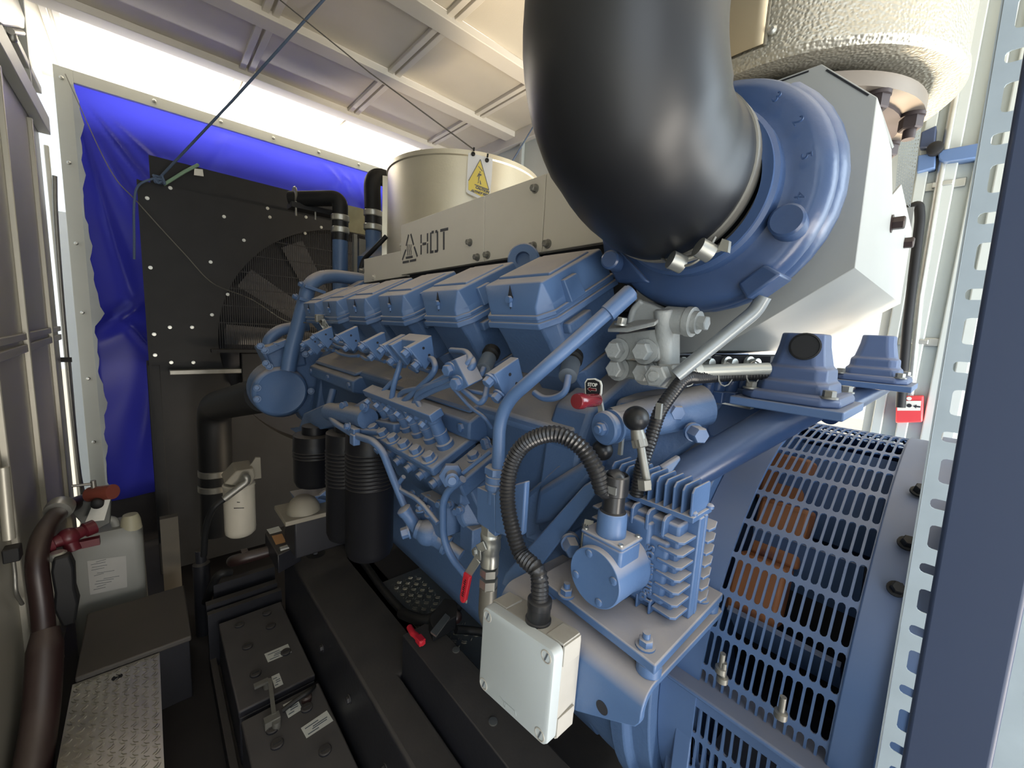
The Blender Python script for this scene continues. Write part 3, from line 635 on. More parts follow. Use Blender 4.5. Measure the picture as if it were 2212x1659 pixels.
m = B().prism([AX(624, 925, .47), AX(646, 921, .46), AX(655, 893, .46), AX(700, 873, .46), AX(722, 880, .46), AX(720, 922, .46), AX(640, 937, .47)], (.10, 0, 0)); m.build('bracket', BLUEC, fh, bevel=.006)
B().tube([AX(714, 889, .45), AX(795, 905, .45)], [.030, .030], 20).build('head_cylinder', BLUEC, fh)
m = B().prism([AX(722, 915, .47), AX(800, 905, .47), AX(850, 915, .47), AX(850, 940, .47), AX(780, 945, .47), AX(722, 938, .47)], (.09, 0, 0)); m.build('lower_head', BLUEC, fh, bevel=.005)
m = B().prism([AX(757, 880, .47), AX(800, 855, .5), AX(838, 868, .5), AX(800, 900, .47)], (.05, 0, .01)); m.build('stay_plate', BLUE, fh, bevel=.004)
B().lathe(AX(701, 892, .44), (-.9, -.4, 0), [(.012, -.04), (.012, 0), (.002, .001)], 16).build('bright_plug', mat('cream_plug', 'cfcabb', .4), fh)
for px, py in ((735, 905), (745, 877), (790, 880)): B().hexb(AX(px, py, .44), (-1, -.3, .3), .011, .014).build('bolt', BLUE, fh)
tag(B().tube([AX(720, 842, .52), AX(712, 875, .50)], .013, 12).build('drain_stub', BLUE), 'short grey-blue stub pipe rising behind the filter head', 'pipe')

# engine foot on its rubber mount
ft = thing('engine_foot', 'triangular blue engine foot on a beige rubber mount near the far skid end', 'engine foot', AY(680, 1100, 1.9))
y = 1.9; q = [AY(672, 1085, y), AY(733, 1036, y), AY(733, 1092, y), AY(676, 1104, y)]
B().prism(q, (0, .02, 0)).prism([AY(640, 1080, y), AY(700, 1068, y), AY(733, 1085, y), AY(733, 1095, y), AY(650, 1100, y)], (0, .12, 0)).build('gusset', BLUE, ft, bevel=.004)
c = AY(655, 1102, y - .03); B().lathe(c, (0, 0, 1), [(.07, 0), (.066, .02), (.05, .05), (.03, .065), (.002, .068)], 28).build('rubber_dome', BEIGE, ft)
B().span(c + V((-.09, -.08, -.02)), c + V((.22, .12, 0))).build('base_plate', BEIGE, ft, bevel=.004)
B().span(c + V((-.05, -.06, -.19)), c + V((.22, .12, -.02))).build('support_block', BLKS, ft, bevel=.006)

# ================================================================ HEAT SHIELDS
XS = .76
hs = thing('heat_shield', 'long grey-beige heat shield panel with a stencilled HOT warning', 'heat shield', (XS, 1.1, 2.0))
yl, yr = 1.535, .30
zt = lambda y: 2.187 + (y - 1.5) * -.012; zb = lambda y: 2.0 - (y - 1.5) * .0 - .0
t0, b0, bm_, t1 = AX(866, 487, XS), AX(866, 594, XS), AX(1097, 557, XS), AX(1180, 375, XS)
mid_t = AX(1050, 421.5, XS); b1 = AX(1297, 527, XS); 
def panel(name, pts, x1=.02):
    return B().prism([V((XS, p.y, p.z)) for p in pts], (x1, 0, 0)).build(name, HEATG, hs, bevel=.0015)
mb_ = AX(1045, 566, XS); j_t, j_b = AX(1047, 422, XS), AX(1045, 565, XS); k_t, k_b = AX(1180, 375, XS), AX(1172, 543, XS)
k_b = AX(1170, 545, XS)
g = V((0, .0012, 0))
panel('shield_panel', [t0, b0, j_b + g, j_t + g])
panel('shield_panel', [j_t - g, j_b - g, k_b + g, k_t + g])
e_t, e_b = AX(1500, 268, XS), AX(1500, 505, XS)
panel('shield_panel', [k_t - g, k_b - g, V((XS, .45, k_b.z + .005)), V((XS, .45, k_t.z + .006))])
B().span((XS + .004, .25, 2.10), (1.44, 1.55, 2.11)).build('top_sheet', HEATG, hs)
es = thing('heat_shield', 'low grey-beige shield panel at the radiator end, left of the HOT panel', 'heat shield', (XS, 1.7, 1.9))
q = [AX(786, 560, XS + .01), AX(864, 542, XS + .01), AX(878, 596, XS + .01), AX(786, 611, XS + .01)]
B().prism(q, (.02, 0, 0)).build('shield_panel', HEATG, es, bevel=.0015)
B().hexb(AX(808, 599, XS + .01), (-1, 0, 0), .010, .012).build('bolt', HEATG, es); B().hexb(AX(785, 585, XS + .01), (-1, 0, 0), .010, .02).build('bolt', STEELD, es)
bolts = []
for px, py in ((1016, 524), (1032, 556), (1054, 551), (1157, 408), (1153, 532), (1184, 527)):
    B().hexb(AX(px, py, XS), (-1, 0, 0), .0085, .015).build('bolt', STEELD, hs)
# stencil marking: triangle with heat waves, HOT
TL, BLp, TR_ = AX(866, 487, XS), AX(866, 594, XS), AX(1047, 422, XS)
def st(px, py): p = AX(px, py, XS); return V((XS - .0006, p.y, p.z))
st_m = B()
def stroke(a, b, w=.006):
    a, b = st(*a), st(*b); d = (b - a).normalized(); n_ = V((1, 0, 0)).cross(d) * w / 2
    st_m.prism([a + n_, b + n_, b - n_, a - n_], (-.0005, 0, 0))
cz = lambda x, y: (550 + x / 4.022, 400 + y / 4.022)
for a, b in (((1340, 430), (1318, 528)), ((1316, 560), (1285, 650)), ((1358, 425), (1383, 520)), ((1388, 535), (1415, 620)), ((1288, 672), (1342, 662)), ((1350, 660), (1405, 648)), ((1315, 632), (1375, 622))):
    stroke(cz(*a), cz(*b), .0085)
for x in (1328, 1343, 1358):
    for a, b in (((x, 612), (x + 4, 585)), ((x + 4, 585), (x - 2, 555)), ((x - 2, 555), (x + 4, 515))): stroke(cz(*a), cz(*b), .004)
for a, b in (((1448, 430), (1448, 505)), ((1448, 520), (1448, 603)), ((1460, 512), (1492, 507)), ((1504, 418), (1504, 490)), ((1504, 505), (1504, 593)),
             ((1532, 412), (1532, 580)), ((1540, 410), (1558, 407)), ((1572, 404), (1588, 401)), ((1590, 402), (1590, 575)), ((1526, 583), (1555, 578)), ((1566, 576), (1592, 572)),
             ((1615, 395), (1683, 380)), ((1645, 405), (1645, 562))):
    stroke(cz(*a), cz(*b), .009)
st_m.build('hot_stencil', STENC, hs, smooth=0)

hb = thing('heat_box', 'big angular grey sheet-metal heat box behind the turbocharger', 'heat box', (1.05, .25, 1.9))
prof = [V((XS, p.y, p.z)) for p in (AX(1775, 138, XS), AX(1895, 210, XS), AX(1847, 579, XS), AX(1545, 757, XS), AX(1461, 764, XS), AX(1459, 713, XS))]
prof += [V((XS, .47, 1.83)), V((XS, .47, prof[0].z))]
B().prism(prof, (.004, 0, 0)).build('side_panel', HEATB, hb, bevel=.001)
n = len(prof); m = B()
X2 = 1.38
def strip(a, b, name, xa=XS + .003, xb=X2, th=.003):
    a, b = V((xa, a.y, a.z)), V((xa, b.y, b.z)); d = (b - a); nn = V((1, 0, 0)).cross(d).normalized() * th
    return B().prism([a, b, b + V((xb - xa, 0, 0)), a + V((xb - xa, 0, 0))], nn)
strip(prof[0], prof[1], 'x', xb=.96).build('upper_slope', HEATB, hb)
e = prof[1]; f_ = prof[2]
B().prism([e + V((.002, 0, 0)), f_ + V((.002, 0, 0)), V((X2, f_.y, f_.z)), V((X2 - .03, f_.y, f_.z + .165)), V((XS + .30, f_.y, e.z - .035)), V((XS + .27, e.y, e.z - .06)), V((XS + .18, e.y, e.z - .01))], (0, .003, 0)).build('end_panel', HEATB, hb)
strip(prof[2], prof[3], 'x').build('lower_slope', HEATB, hb)
strip(prof[3], prof[4], 'x').build('bottom_panel', HEATB, hb)
B().prism([V((X2, p.y, p.z)) for p in prof[1:4]] + [V((X2, .45, 1.78)), V((X2, .45, 2.14))], (.003, 0, 0)).build('rear_panel', HEATB, hb)
for py, px in ((484, 1921), (526, 1945)):
    p = site(px, py, 'Y', prof[1].y); B().hexb(p, (0, -1, 0), .012, .022).build('bolt', BROWN, hb)
for i in range(2):                                                 # dark fold slots along the sheet edges
    a, b = (prof[0], prof[1]) if i else (prof[7].lerp(prof[0], .6), prof[0]); u = (b - a).normalized()
    B().bar(a.lerp(b, .1) + V((-.0006, 0, -.004)), a.lerp(b, .86) + V((-.0006, 0, -.004)), .001, .002).build('fold_slot', INK, hb)

# ================================================================ TURBOCHARGER AND AIR ELBOW
TC = V((.665, .306, 2.013))
tb = thing('turbocharger', 'blue turbocharger compressor housing, a large round scroll under the black elbow hose', 'turbocharger', TC)
R0 = .168
B().lathe(TC, (-1, 0, 0), [(R0 - .03, -.06), (R0 - .006, -.05), (R0, -.03), (R0, .0), (R0 - .006, .014), (R0 - .02, .024), (R0 - .04, .026), (R0 - .05, .030), (.118, .052), (.113, .056), (.113, .062), (.10, .062), (.10, .02)], 96, False).build('scroll_cover', BLUEG, tb, smooth=50)
m = B(); L = []                                                    # swelling scroll and its outlet towards the engine
for i in range(30):
    a = -.25 * PI + i / 29 * 1.55 * PI; rr = .022 + .024 * i / 29; c = TC + V((.028, math.cos(a) * (R0 - .035), -math.sin(a) * (R0 - .035)))
    L.append(c)
m.tube(L, [.028 + .018 * i / 29 for i in range(30)], 20); m.build('scroll_volute', BLUEG, tb)
q = [AX(1297, 500, .63), AX(1330, 535, .62), AX(1400, 610, .63), AX(1330, 610, .65), AX(1305, 560, .65)]
B().prism(q, (.10, 0, 0)).build('outlet_flange', BLUEG, tb, bevel=.006)
def stub(px, py, r, L, nm, x, d=(-1, -.25, 0)):
    c = AX(px, py, x); d = V(d).normalized(); B().lathe(c - d * L, d, [(r * 1.05, 0), (r, L * .2), (r, L - .003), (r - .003, L)], 28).build(nm, BLUEG, tb)
stub(1698, 474, .021, .05, 'cover_boss', .615, (-1, -.1, .05)); stub(1316, 560, .016, .04, 'outlet_boss', .60)
q = [AX(1592, 612, .635), AX(1650, 570, .635), AX(1688, 592, .63), AX(1612, 647, .63)]
B().prism(q, (.06, 0, 0)).build('casting_pad', BLUEG, tb, bevel=.004)
for i, ch in enumerate('3 2 5 4 7'.split()):                       # faint raised foundry marks
    a = math.radians(48 - i * 19); 
    c = TC + V((-.0405, -math.cos(a) * .137, math.sin(a) * .137))
    text_mesh(ch, .017, c, (0, math.sin(a) * -1 * -1 * 0 - math.sin(a), -math.cos(a)), (0, -math.cos(a), math.sin(a)), .0012).build('foundry_mark', BLUEG, tb)
eh = thing('air_intake_elbow', 'very large glossy black rubber elbow hose coming down from the ceiling', 'hose', (.46, .335, 2.4))
HC = V((.452, .335, 0)); RH = .118; RC = V((.60, .33, 2.035))
bend = .128
path = [V((HC.x, HC.y, 3.44)), V((HC.x, HC.y, 3.0)), V((HC.x, HC.y, 2.6)), V((HC.x, HC.y, 2.3))]
for i in range(0, 15):
    a = i / 14 * PI / 2; path.append(V((HC.x + bend * (1 - math.cos(a)), HC.y + (RC.y - HC.y) * i / 14, RC.z + bend - bend * math.sin(a) + .0)))
path.append(RC + V((.03, 0, 0)))
m = B(); m.tube(path, [RH] * 4 + [RH + .002] * 8 + [RH - .001] * 5 + [.1195] * 2 + [.1175], 64); m.build('hose', RUB, eh, smooth=60)
cl = B().lathe(RC + V((-.012, 0, 0)), (1, 0, 0), [(.1185, 0), (.1215, .001), (.1215, .021), (.1185, .022)], 72, False); clo = cl.build('hose_clamp', STEELD, eh)
c = AX(1530, 540, .575); m = B(); m.cyl(AX(1440, 575, .57), AX(1565, 533, .585), .0045, n=12); m.cyl(AX(1448, 560, .56), AX(1475, 572, .575), .013, n=18); m.cyl(AX(1508, 533, .56), AX(1535, 548, .575), .013, n=18); m.prism([AX(1560, 515, .57), AX(1575, 520, .57), AX(1572, 545, .57), AX(1550, 540, .57)], (.008, 0, 0)); m.build('clamp_bolt', ZINC, eh)
m = B(); m.tube(fil([AX(1430, 558, .58), AX(1450, 572, .57), AX(1490, 575, .565), AX(1525, 550, .57), AX(1545, 512, .58)], .02), .002, 8); m.build('clamp_wire', STEELD, eh)

# ================================================================ GREY VALVE BLOCK BELOW THE TURBOCHARGER
gv = thing('turbo_bracket', 'cast grey bracket with big hex bolts under the turbocharger', 'bracket', AX(1390, 760, .62))
XG = .63
q = [AX(1330, 722, XG), AX(1424, 710, XG), AX(1424, 775, XG), AX(1416, 782, XG), AX(1330, 776, XG)]
B().prism(q, (.03, 0, 0)).build('bolted_plate', CASTG, gv, bevel=.002)
q = [AX(1333, 776, XG + .012), AX(1422, 780, XG + .012), AX(1462, 790, XG + .012), AX(1466, 829, XG + .012), AX(1352, 818, XG + .012), AX(1333, 806, XG + .012)]
B().prism(q, (.06, 0, 0)).build('lower_casting', CASTG, gv, bevel=.004)
for px, py in ((1337, 757), (1396, 760), (1338, 797), (1396, 805)): B().hexb(AX(px, py, XG - (.0 if py < 790 else -.012)), (-1, -.1, .03), .0155, .026, 1.4).build('hex_bolt', CASTG, gv)
B().hexb(AX(1450, 812, XG + .02), (-1, -.1, .03), .022, .03, 0).build('backing_nut', CASTG, gv)
B().hexb(AX(1430, 812, XG - .01), (-1, -.1, .03), .0185, .03, 0).build('union_nut', CASTG, gv)
B().lathe(AX(1430, 812, XG - .01), (-1, -.1, .03), [(.008, .0), (.008, .036)], 16).build('union_stud', CASTG, gv)
m = B(); m.prism([AX(1312, 718, XG - .02), AX(1355, 719, XG - .03), AX(1415, 704, XG - .03), AX(1422, 698, XG - .01), AX(1385, 700, XG + .02), AX(1325, 700, XG + .02)], (0, 0, .007)); m.build('shelf_plate', CASTG, gv, bevel=.002)
m = B(); m.prism([AX(1352, 704, XG), AX(1362, 670, XG), AX(1386, 648, XG), AX(1430, 668, XG), AX(1426, 700, XG)], (.07, 0, 0)); m.tube(fil([AX(1360, 703, XG), AX(1368, 668, XG), AX(1387, 650, XG)], .02), .006, 10); m.build('casting_web', CASTG, gv, bevel=.003)
m = B(); m.tube([AX(1434, 668, XG), AX(1434, 720, XG + .01), AX(1437, 800, XG + .02)], [.0145, .014, .012], 18); m.prism([AX(1426, 725, XG + .02), AX(1452, 716, XG + .02), AX(1452, 795, XG + .02), AX(1428, 795, XG + .02)], (.03, 0, 0)); m.build('vertical_rib', CASTG, gv, bevel=.003)
m = B(); a = AX(1440, 690, XG + .02); d = (AX(1500, 696, XG) - AX(1440, 690, XG)); m.lathe(a, d, [(.022, 0), (.022, .035), (.024, .036), (.024, .046), (.018, .047), (.018, .055)], 24); m.hexb(a + d.normalized() * .052, d, .012, .016, 0); m.build('side_boss', CASTG, gv)
B().hexb(AX(1342, 703, XG - .02), (0, -.1, 1), .009, .014).build('shelf_bolt', ZINC, gv)
B().span(AX(1430, 770, .70), AX(1500, 800, .72)).build('rear_web', CASTG, gv)
oil = tag(B().tube(fil([AX(1650, 640, .66), AX(1632, 672, .66), AX(1460, 812, .60)], .05, 8), .0105, 14).build('oil_feed_pipe', mat('grey_pipe_paint', '8b9194', .35, .3)), 'slanting grey pipe from the turbocharger down to the bracket union', 'pipe')
m = B().tube([AX(1472, 806, .64), AX(1490, 801, .65), AX(1660, 796, .74)], .0095, 14)
rod = thing('grey_tube_run', 'straight light grey tube running level from the bracket to behind the mount', 'tube', AX(1560, 800, .68)); m.build('tube', mat('light_grey_tube', 'b3b5ae', .35, .3), rod)
B().cyl(AX(1488, 801, .645), AX(1510, 799, .66), .0125, n=16).build('ferrule', MATS['light_grey_tube'], rod)
# dark pipework with clips glimpsed under the heat box
db = thing('cylinder_head_row', 'dark machinery with silver clips glimpsed under the heat box', 'machinery', (.9, .3, 1.7))
B().prism([AX(1462, 768, .78), AX(1665, 770, .86), AX(1662, 800, .86), AX(1470, 810, .78)], (.25, .03, 0)).build('dark_casting', DARKGAP, db)
for i in range(4):
    c = AX(1472 + i * 48, 785, .775 + .02 * i); B().lathe(c, (-.3, -.9, .1), [(.013, 0), (.013, .006), (.009, .007), (.009, .02)], 14).build('spring_clip', ZINC, db)
B().prism([AX(1528, 775, .80), AX(1545, 768, .82), AX(1548, 800, .82), AX(1533, 802, .80)], (.03, 0, 0)).build('clip_stay', STEELD, db)
# right-hand bank covers just showing: row of glossy lugs and the flywheel-side top
fw = thing('flywheel_housing', 'wide blue cast flywheel housing joining engine and generator', 'housing', (XE, .36, 1.2))
XA, ZA, RA = 1.05, 1.21, .42
prof = []
m = B()
def ringy(r, y, n=72): return [V((XA + r * math.cos(2 * PI * i / n), y, ZA + r * math.sin(2 * PI * i / n))) for i in range(n)]
m.loft([ringy(.30, .52), ringy(.40, .50), ringy(.445, .47), ringy(.455, .40), ringy(.455, .345), ringy(.47, .34), ringy(.47, .31), ringy(.455, .305), ringy(.452, .27), ringy(.30, .27)]); m.build('bell', BLUEC, fw, bevel=.003)
m = B(); m.prism([(.575, .44, 1.60), (.60, .44, 1.66), (.72, .44, 1.72), (1.5, .44, 1.72), (1.5, .44, 1.2), (.62, .44, 1.2), (.56, .44, 1.45)], (0, .09, 0)); m.build('rear_plate', BLUEC, fw, bevel=.01)
m = B()
q = [AX(1200, 1010, .56), AX(1300, 960, .60), AX(1330, 860, .66), AX(1480, 850, .72), AX(1560, 870, .76), AX(1500, 960, .70), AX(1440, 1010, .66), AX(1300, 1110, .585), AX(1190, 1190, .57), AX(1130, 1170, .565), AX(1120, 1080, .56)]
m.prism([V(p) for p in q], (.16, .04, 0)); m.build('shoulder_casting', BLUEC, fw, bevel=.012, seg=3)
m = B()
q = [AX(1160, 1060, .545), AX(1280, 985, .56), AX(1300, 1010, .56), AX(1190, 1130, .54), AX(1150, 1140, .54)]
m.prism(q, (.06, .02, 0)); m.build('casting_step', BLUEC, fw, bevel=.012, seg=3)
m = B(); m.prism([AX(1082, 1262, .47), AX(1090, 1240, .47), AX(1260, 1050, .53), AX(1285, 1035, .53), AX(1292, 1060, .53), AX(1120, 1290, .47)], (.012, .004, 0)); m.build('stay_bar', BLUE, fw, bevel=.003)
m = B(); a, b = AX(1325, 918, .58), AX(1520, 875, .72); m.tube([a, a.lerp(b, .5), b], [.030, .034, .036], 28); m.build('shaft_tunnel', BLUEC, fw)
B().prism([AX(1430, 1010, .60), AX(1470, 985, .64), AX(1472, 994, .64), AX(1440, 1040, .60)], (.004, .01, .0)).build('lug_plate', BLUE, fw, bevel=.003)
for px, py, x in ((1495, 932, .66), (1447, 885, .66), (1230, 1170, .50)): B().hexb(AX(px, py, x), (-.6, -.8, 0), .0135, .03, 1.15).build('hex_bolt', BLUE, fw)
rg = random.Random(2)
m = B()
for i in range(6):
    c = AX(1500 + i * 26, 838 - i * 3 + (i % 2) * 4, .72 + .015 * i); m.lathe(c, (-.2, -.3, 1), [(.012, -.02), (.013, 0), (.010, .014), (.004, .017)], 14)
    m.box(c + V((0, 0, -.02)), (.03, .03, .02))
m.build('cap_nuts', BLUEG, fw, bevel=.002)
m = B(); m.prism([AX(1530, 852, .74), AX(1625, 872, .78), AX(1620, 885, .78), AX(1540, 868, .74)], (.02, .0, 0)); m.build('edge_strip', ZINC, fw)
B().prism([AX(1500, 862, .80), AX(1700, 880, .84), AX(1600, 960, .80), AX(1530, 945, .78)], (.12, .10, 0)).build('rear_cover', BLUED, fw, bevel=.006)

# stop lever and throttle linkage
sl = thing('stop_lever', 'stop lever with a dark red knob and a black STOP plate', 'lever', AX(1305, 925, .52))
c = AX(1305, 925, .515); d = V((1, -.15, .06)).normalized()
B().lathe(c, d, [(.004, -.004), (.024, -.003), (.0265, 0), (.0265, .006), (.022, .007), (.022, .014), (.0265, .015), (.0265, .02), (.021, .022), (.021, .05)], 40).build('shaft_disc', BLUE, sl)
B().hexb(c - d * .002, -d, .010, .01, 1.2).lathe(c - d * .008, -d, [(.006, 0), (.006, .008)], 12).build('shaft_nut', BLUE, sl)
m = B().prism([AX(1290, 872, .515), AX(1296, 855, .515), AX(1304, 895, .515), AX(1293, 900, .515)], (.004, 0, 0)).prism([AX(1293, 860, .518), AX(1298, 858, .518), AX(1304, 890, .518), AX(1300, 892, .518)], (.003, 0, 0)); m.build('lever_arm', ZINC, sl)
pl = [AX(px, py, .512) for px, py in ((1264, 850), (1263, 826), (1268, 818), (1285, 817), (1297, 823), (1300, 832), (1299, 850), (1292, 866), (1270, 866))]
B().prism(pl, (.002, 0, 0)).build('stop_plate', LABEL, sl)
cc = sum(pl, V()) / 9
pi = [cc + (p - cc) * .86 + V((-.0008, 0, 0)) for p in pl]
B().prism(pi, (.0006, 0, 0)).build('plate_face', INK, sl)
xd = AX(1297, 831, .51) - AX(1266, 828, .51); yd = AX(1281, 818, .51) - AX(1282, 850, .51)
text_mesh('STOP', .0075, AX(1269.5, 833.5, .5105), xd, yd, .0003, bold=.0002).build('stop_lettering', LABEL, sl)
def arrow(w, mt, x, nm):
    a = AX(1269, 840, x); u = xd.normalized(); v = yd.normalized(); s = .001 * w
    u = u * .7; v = v * .62
    B().prism([a - u * s, a + u * .009 + v * (.0055 + s), a + u * .009 + v * .0026 * (1 + .3 * w), a + u * (.0235 + s) + v * .0026 * (1 + .3 * w), a + u * (.0235 + s) - v * .0026 * (1 + .3 * w), a + u * .009 - v * .0026 * (1 + .3 * w), a + u * .009 - v * (.0055 + s)], (-.0003, 0, 0)).build(nm, mt, sl)
arrow(1, LABEL, .5108, 'arrow_outline'); arrow(0, REDK, .5104, 'arrow')
a = AX(1291, 864, .512); b = AX(1243, 867, .46)
B().lathe(a, b - a, [(.0092, 0), (.0102, .002), (.0102, .036), (.0122, .037), (.0122, .047), (.011, .050), (.002, .051)], 28).build('knob', REDK, sl)
lk = thing('throttle_linkage', 'upright throttle link rod with a black rubber ball joint', 'linkage', AX(1385, 960, .5))
def joint(px, py, x, r=.018):
    c = AX(px, py, x); B().lathe(c, (-.5, -.5, .1), [(r * math.sin(PI * i / 12) * (1 - .12 * (i > 8)), -r * math.cos(PI * i / 12)) for i in range(13)], 24, False).build('rubber_boot', RUB, lk); return c
c1 = joint(1374, 904, .505)
B().box(c1 + V((.024, -.02, .012)), (.005, .008, .022)).build('joint_clip', ZINC, lk)
m = B(); m.tube([AX(1374, 918, .505), AX(1378, 940, .505), AX(1383, 962, .506)], [.008, .010, .011], 12); m.hexb(AX(1379, 945, .506), AX(1383, 962, .506) - AX(1379, 945, .506), .012, .014, 0); m.cyl(AX(1383, 958, .506), AX(1399, 1050, .51), .0058, n=12); m.hexb(AX(1391, 1030, .505), (0, -.2, -1), .010, .018, 0); m.build('link_rod', STEELD, lk)
c2 = joint(1301, 972, .535, .017); B().box(c2 + V((.018, -.022, .01)), (.006, .006, .03)).build('joint_clip', ZINC, lk)

# ================================================================ STEPPED MOUNTS ON THEIR TUBE ARMS
MNT = mat('dark_blue_mount_paint', '46597f', .45, dust=.3, var=.08)
def mount(c, label, sc=1, port=True):
    t = thing('rubber_mount', label, 'mount', c, 'stepped blue mounts above the generator')
    W = lambda w, d, z, r=.012: [c + V((math.copysign(max(abs(x) - r * (k_ in (0, 2)), 0), x) if 0 else x, y, z)) * sc for k_, (x, y) in enumerate(octo(w, d, r))]
    def octo(w, d, r):
        return [(w - r, -d), (w, -d + r), (w, d - r), (w - r, d), (-w + r, d), (-w, d - r), (-w, -d + r), (-w + r, -d)]
    m = B(); m.loft([W(.078, .066, 0, .02), W(.078, .066, .008, .02), W(.074, .062, .016, .02)]); m.build('base_flange', MNT, t, bevel=.003)
    m = B(); m.loft([W(.058, .05, .012), W(.056, .048, .03), W(.050, .043, .034), W(.049, .042, .052), W(.044, .037, .056), W(.042, .035, .066), W(.036, .031, .088), W(.034, .029, .108)]); b = m.build('stepped_body', MNT, t, bevel=.004, seg=3)
    p = c + V((-.0385, -.005, .086)) * sc
    if port:
        B().lathe(p + V((.012, 0, 0)), (-1, -.25, .1), [(.021, 0), (.021, .017), (.0185, .018), (.018, .0165), (.001, .0165)], 28).build('round_port', RUBM, t)
    for sx, sy in ((-1, -1), (1, -1), (1, 1), (-1, 1)): B().hexb(c + V((sx * .064, sy * .052, .014)) * sc, (0, 0, 1), .0085, .012).build('bolt', STEELD, t)
    return t
M1 = AX(1722, 862, .80); mount(M1, 'near stepped blue-grey rubber mount with a round black port, above the guard drum')
M2 = AX(1884, 822, 1.30); mount(M2, 'far stepped blue-grey rubber mount, smaller against the bright doorway', 1, False)
for i, (c, lab) in enumerate(((M1, 'thick dark blue tube arm slanting up to the near rubber mount'), (M2, 'blue tube arm carrying the far rubber mount, lit by the doorway'))):
    t = thing('support_arm', lab, 'support arm', c, 'tube arms under the rubber mounts')
    if i == 0: a, b = AX(1425, 1055, .64), AX(1745, 875, .80)
    else: a, b = AX(1790, 895, 1.16), AX(1900, 832, 1.32)
    B().tube([a + (a - b) * .02, b], [.030, .030] if i == 0 else [.024, .024], 28).build('tube', BLUEG, t)
    B().span(c + V((-.085, -.075, -.014)), c + V((.085, .075, 0))).build('top_plate', BLUED, t, bevel=.002)

# ================================================================ GOVERNOR ACTUATOR
br = thing('actuator_bracket', 'bent blue bracket plate with a hole, carrying the finned actuator', 'bracket', (.54, .3, 1.35))
ZB = 1.4
A_, Bc, Cc = AZ(1161, 1245, ZB), AZ(1416, 1439, ZB), AZ(1563, 1281, ZB); Dc = A_ + Cc - Bc
e1 = (A_ - Bc).normalized(); e2 = (Cc - Bc).normalized()
prof = []                                                          # angle section, bent round the front edge
zt_, th = 1.372, .010
for i in range(9):
    a = i / 8 * PI / 2; prof.append((.452 - .03 * math.sin(a) * 1.0, zt_ - .03 + .03 * math.cos(a)))
outer = [(.668, zt_)] + prof + [(.422, 1.335)]
inner = [(.422 + th, 1.335)] + [(.452 - (.03 - th) * math.sin(i / 8 * PI / 2), zt_ - .03 + (.03 - th) * math.cos(i / 8 * PI / 2)) for i in range(8, -1, -1)] + [(.668, zt_ - th)]
pts = outer + inner; yn = AX(1388, 1515, .422).y
m = B(); m.prism([(x, yn, z) for x, z in pts], (0, .265, 0)); brm = m.build('bent_plate', BLUE, br, bevel=.0015, smooth=25)
fl_ = [AX(1385, 1512, .422), AX(1381, 1564, .422), AX(1371, 1571, .422), AX(1245, 1537, .422)]
fl_ = [V((.422, yn, 1.338))] + fl_[1:] + [V((.422, .42, fl_[3].z - .03)), V((.422, yn + .265, fl_[3].z - .03)), V((.422, yn + .265, 1.338))]
B().prism(fl_, (th, 0, 0)).build('front_flange', BLUE, br, bevel=.0015)
h_ = AX(1300, 1529, .4215); B().lathe(h_ + V((.0012, 0, 0)), (-1, 0, 0), [(.009, 0), (.009, .0014), (.001, .0014)], 20).build('bracket_hole', DARKGAP, brm)
ac = thing('governor_actuator', 'blue finned actuator with raised lettering and a round end cap on the bracket', 'actuator', (.56, .3, ZB))
m = B().prism([A_, Bc, Cc, Dc], (0, 0, -.014)); m.build('base_plate', BLUE, ac, bevel=.0025)
m = B()
for p in (A_, Bc, Cc, Dc):
    q = p.lerp((A_ + Cc) / 2, .15); m.lathe(q + V((0, 0, -.014)), (0, 0, -1), [(.016, 0), (.016, .014)], 20)
m.build('spacer_pads', BLUE, ac)
for px, py in ((1223, 1277), (1394, 1388), (1512, 1286)):
    p = AZ(px, py + 8, ZB); m = B(); m.hexb(p, (0, 0, 1), .0095, .012, 1.35); m.cyl(p, p + V((0, 0, .020)), .005, n=12); m.build('stud_nut', BLUE, ac)
FX, FY0, FY1, FZ0, FZ1_ = .520, .215, .345, ZB, 1.555                # body block
B().span((FX + .012, FY0 + .012, FZ0), (.615, FY1, FZ1_ - .012)).build('body', BLUE, ac, bevel=.004)
B().span((FX, FY0 + .048, FZ0 + .012), (FX + .02, FY1 - .03, FZ1_ - .02)).span((FX + .004, FY0 + .022, FZ0 + .02), (FX + .02, FY1, FZ1_ - .04)).build('face_plate', BLUE, ac, bevel=.005, seg=3)
B().span((FX + .038, FY0 - .004, FZ0), (.585, FY0 + .02, FZ1_ - .002)).span((FX + .052, FY0 - .006, FZ0 + .002), (FX + .056, FY0 + .02, FZ1_)).build('end_cover', BLUE, ac, bevel=.004)
def fin(a, b, name): return B().span(a, b).build(name, BLUE, ac, bevel=.002)
for i in range(7):                                                 # stacked fins at the near corner, and round the end
    z = FZ0 + .012 + i * .0185
    B().prism([(FX + .001, FY0 + .035, z), (FX - .001, FY0 + .006, z), (FX + .005, FY0, z), (FX + .04, FY0 - .001, z), (FX + .04, FY0 + .035, z)], (0, 0, .0042)).build('corner_fin', BLUE, ac, bevel=.001)
    B().prism([(.583, FY0 + .02, z + .004), (.583, FY0 - .008, z + .004), (.600, FY0 - .010, z + .004), (.622, FY0 - .004, z + .004), (.622, FY0 + .03, z + .004)], (0, 0, .0042)).build('end_fin', BLUE, ac, bevel=.001)
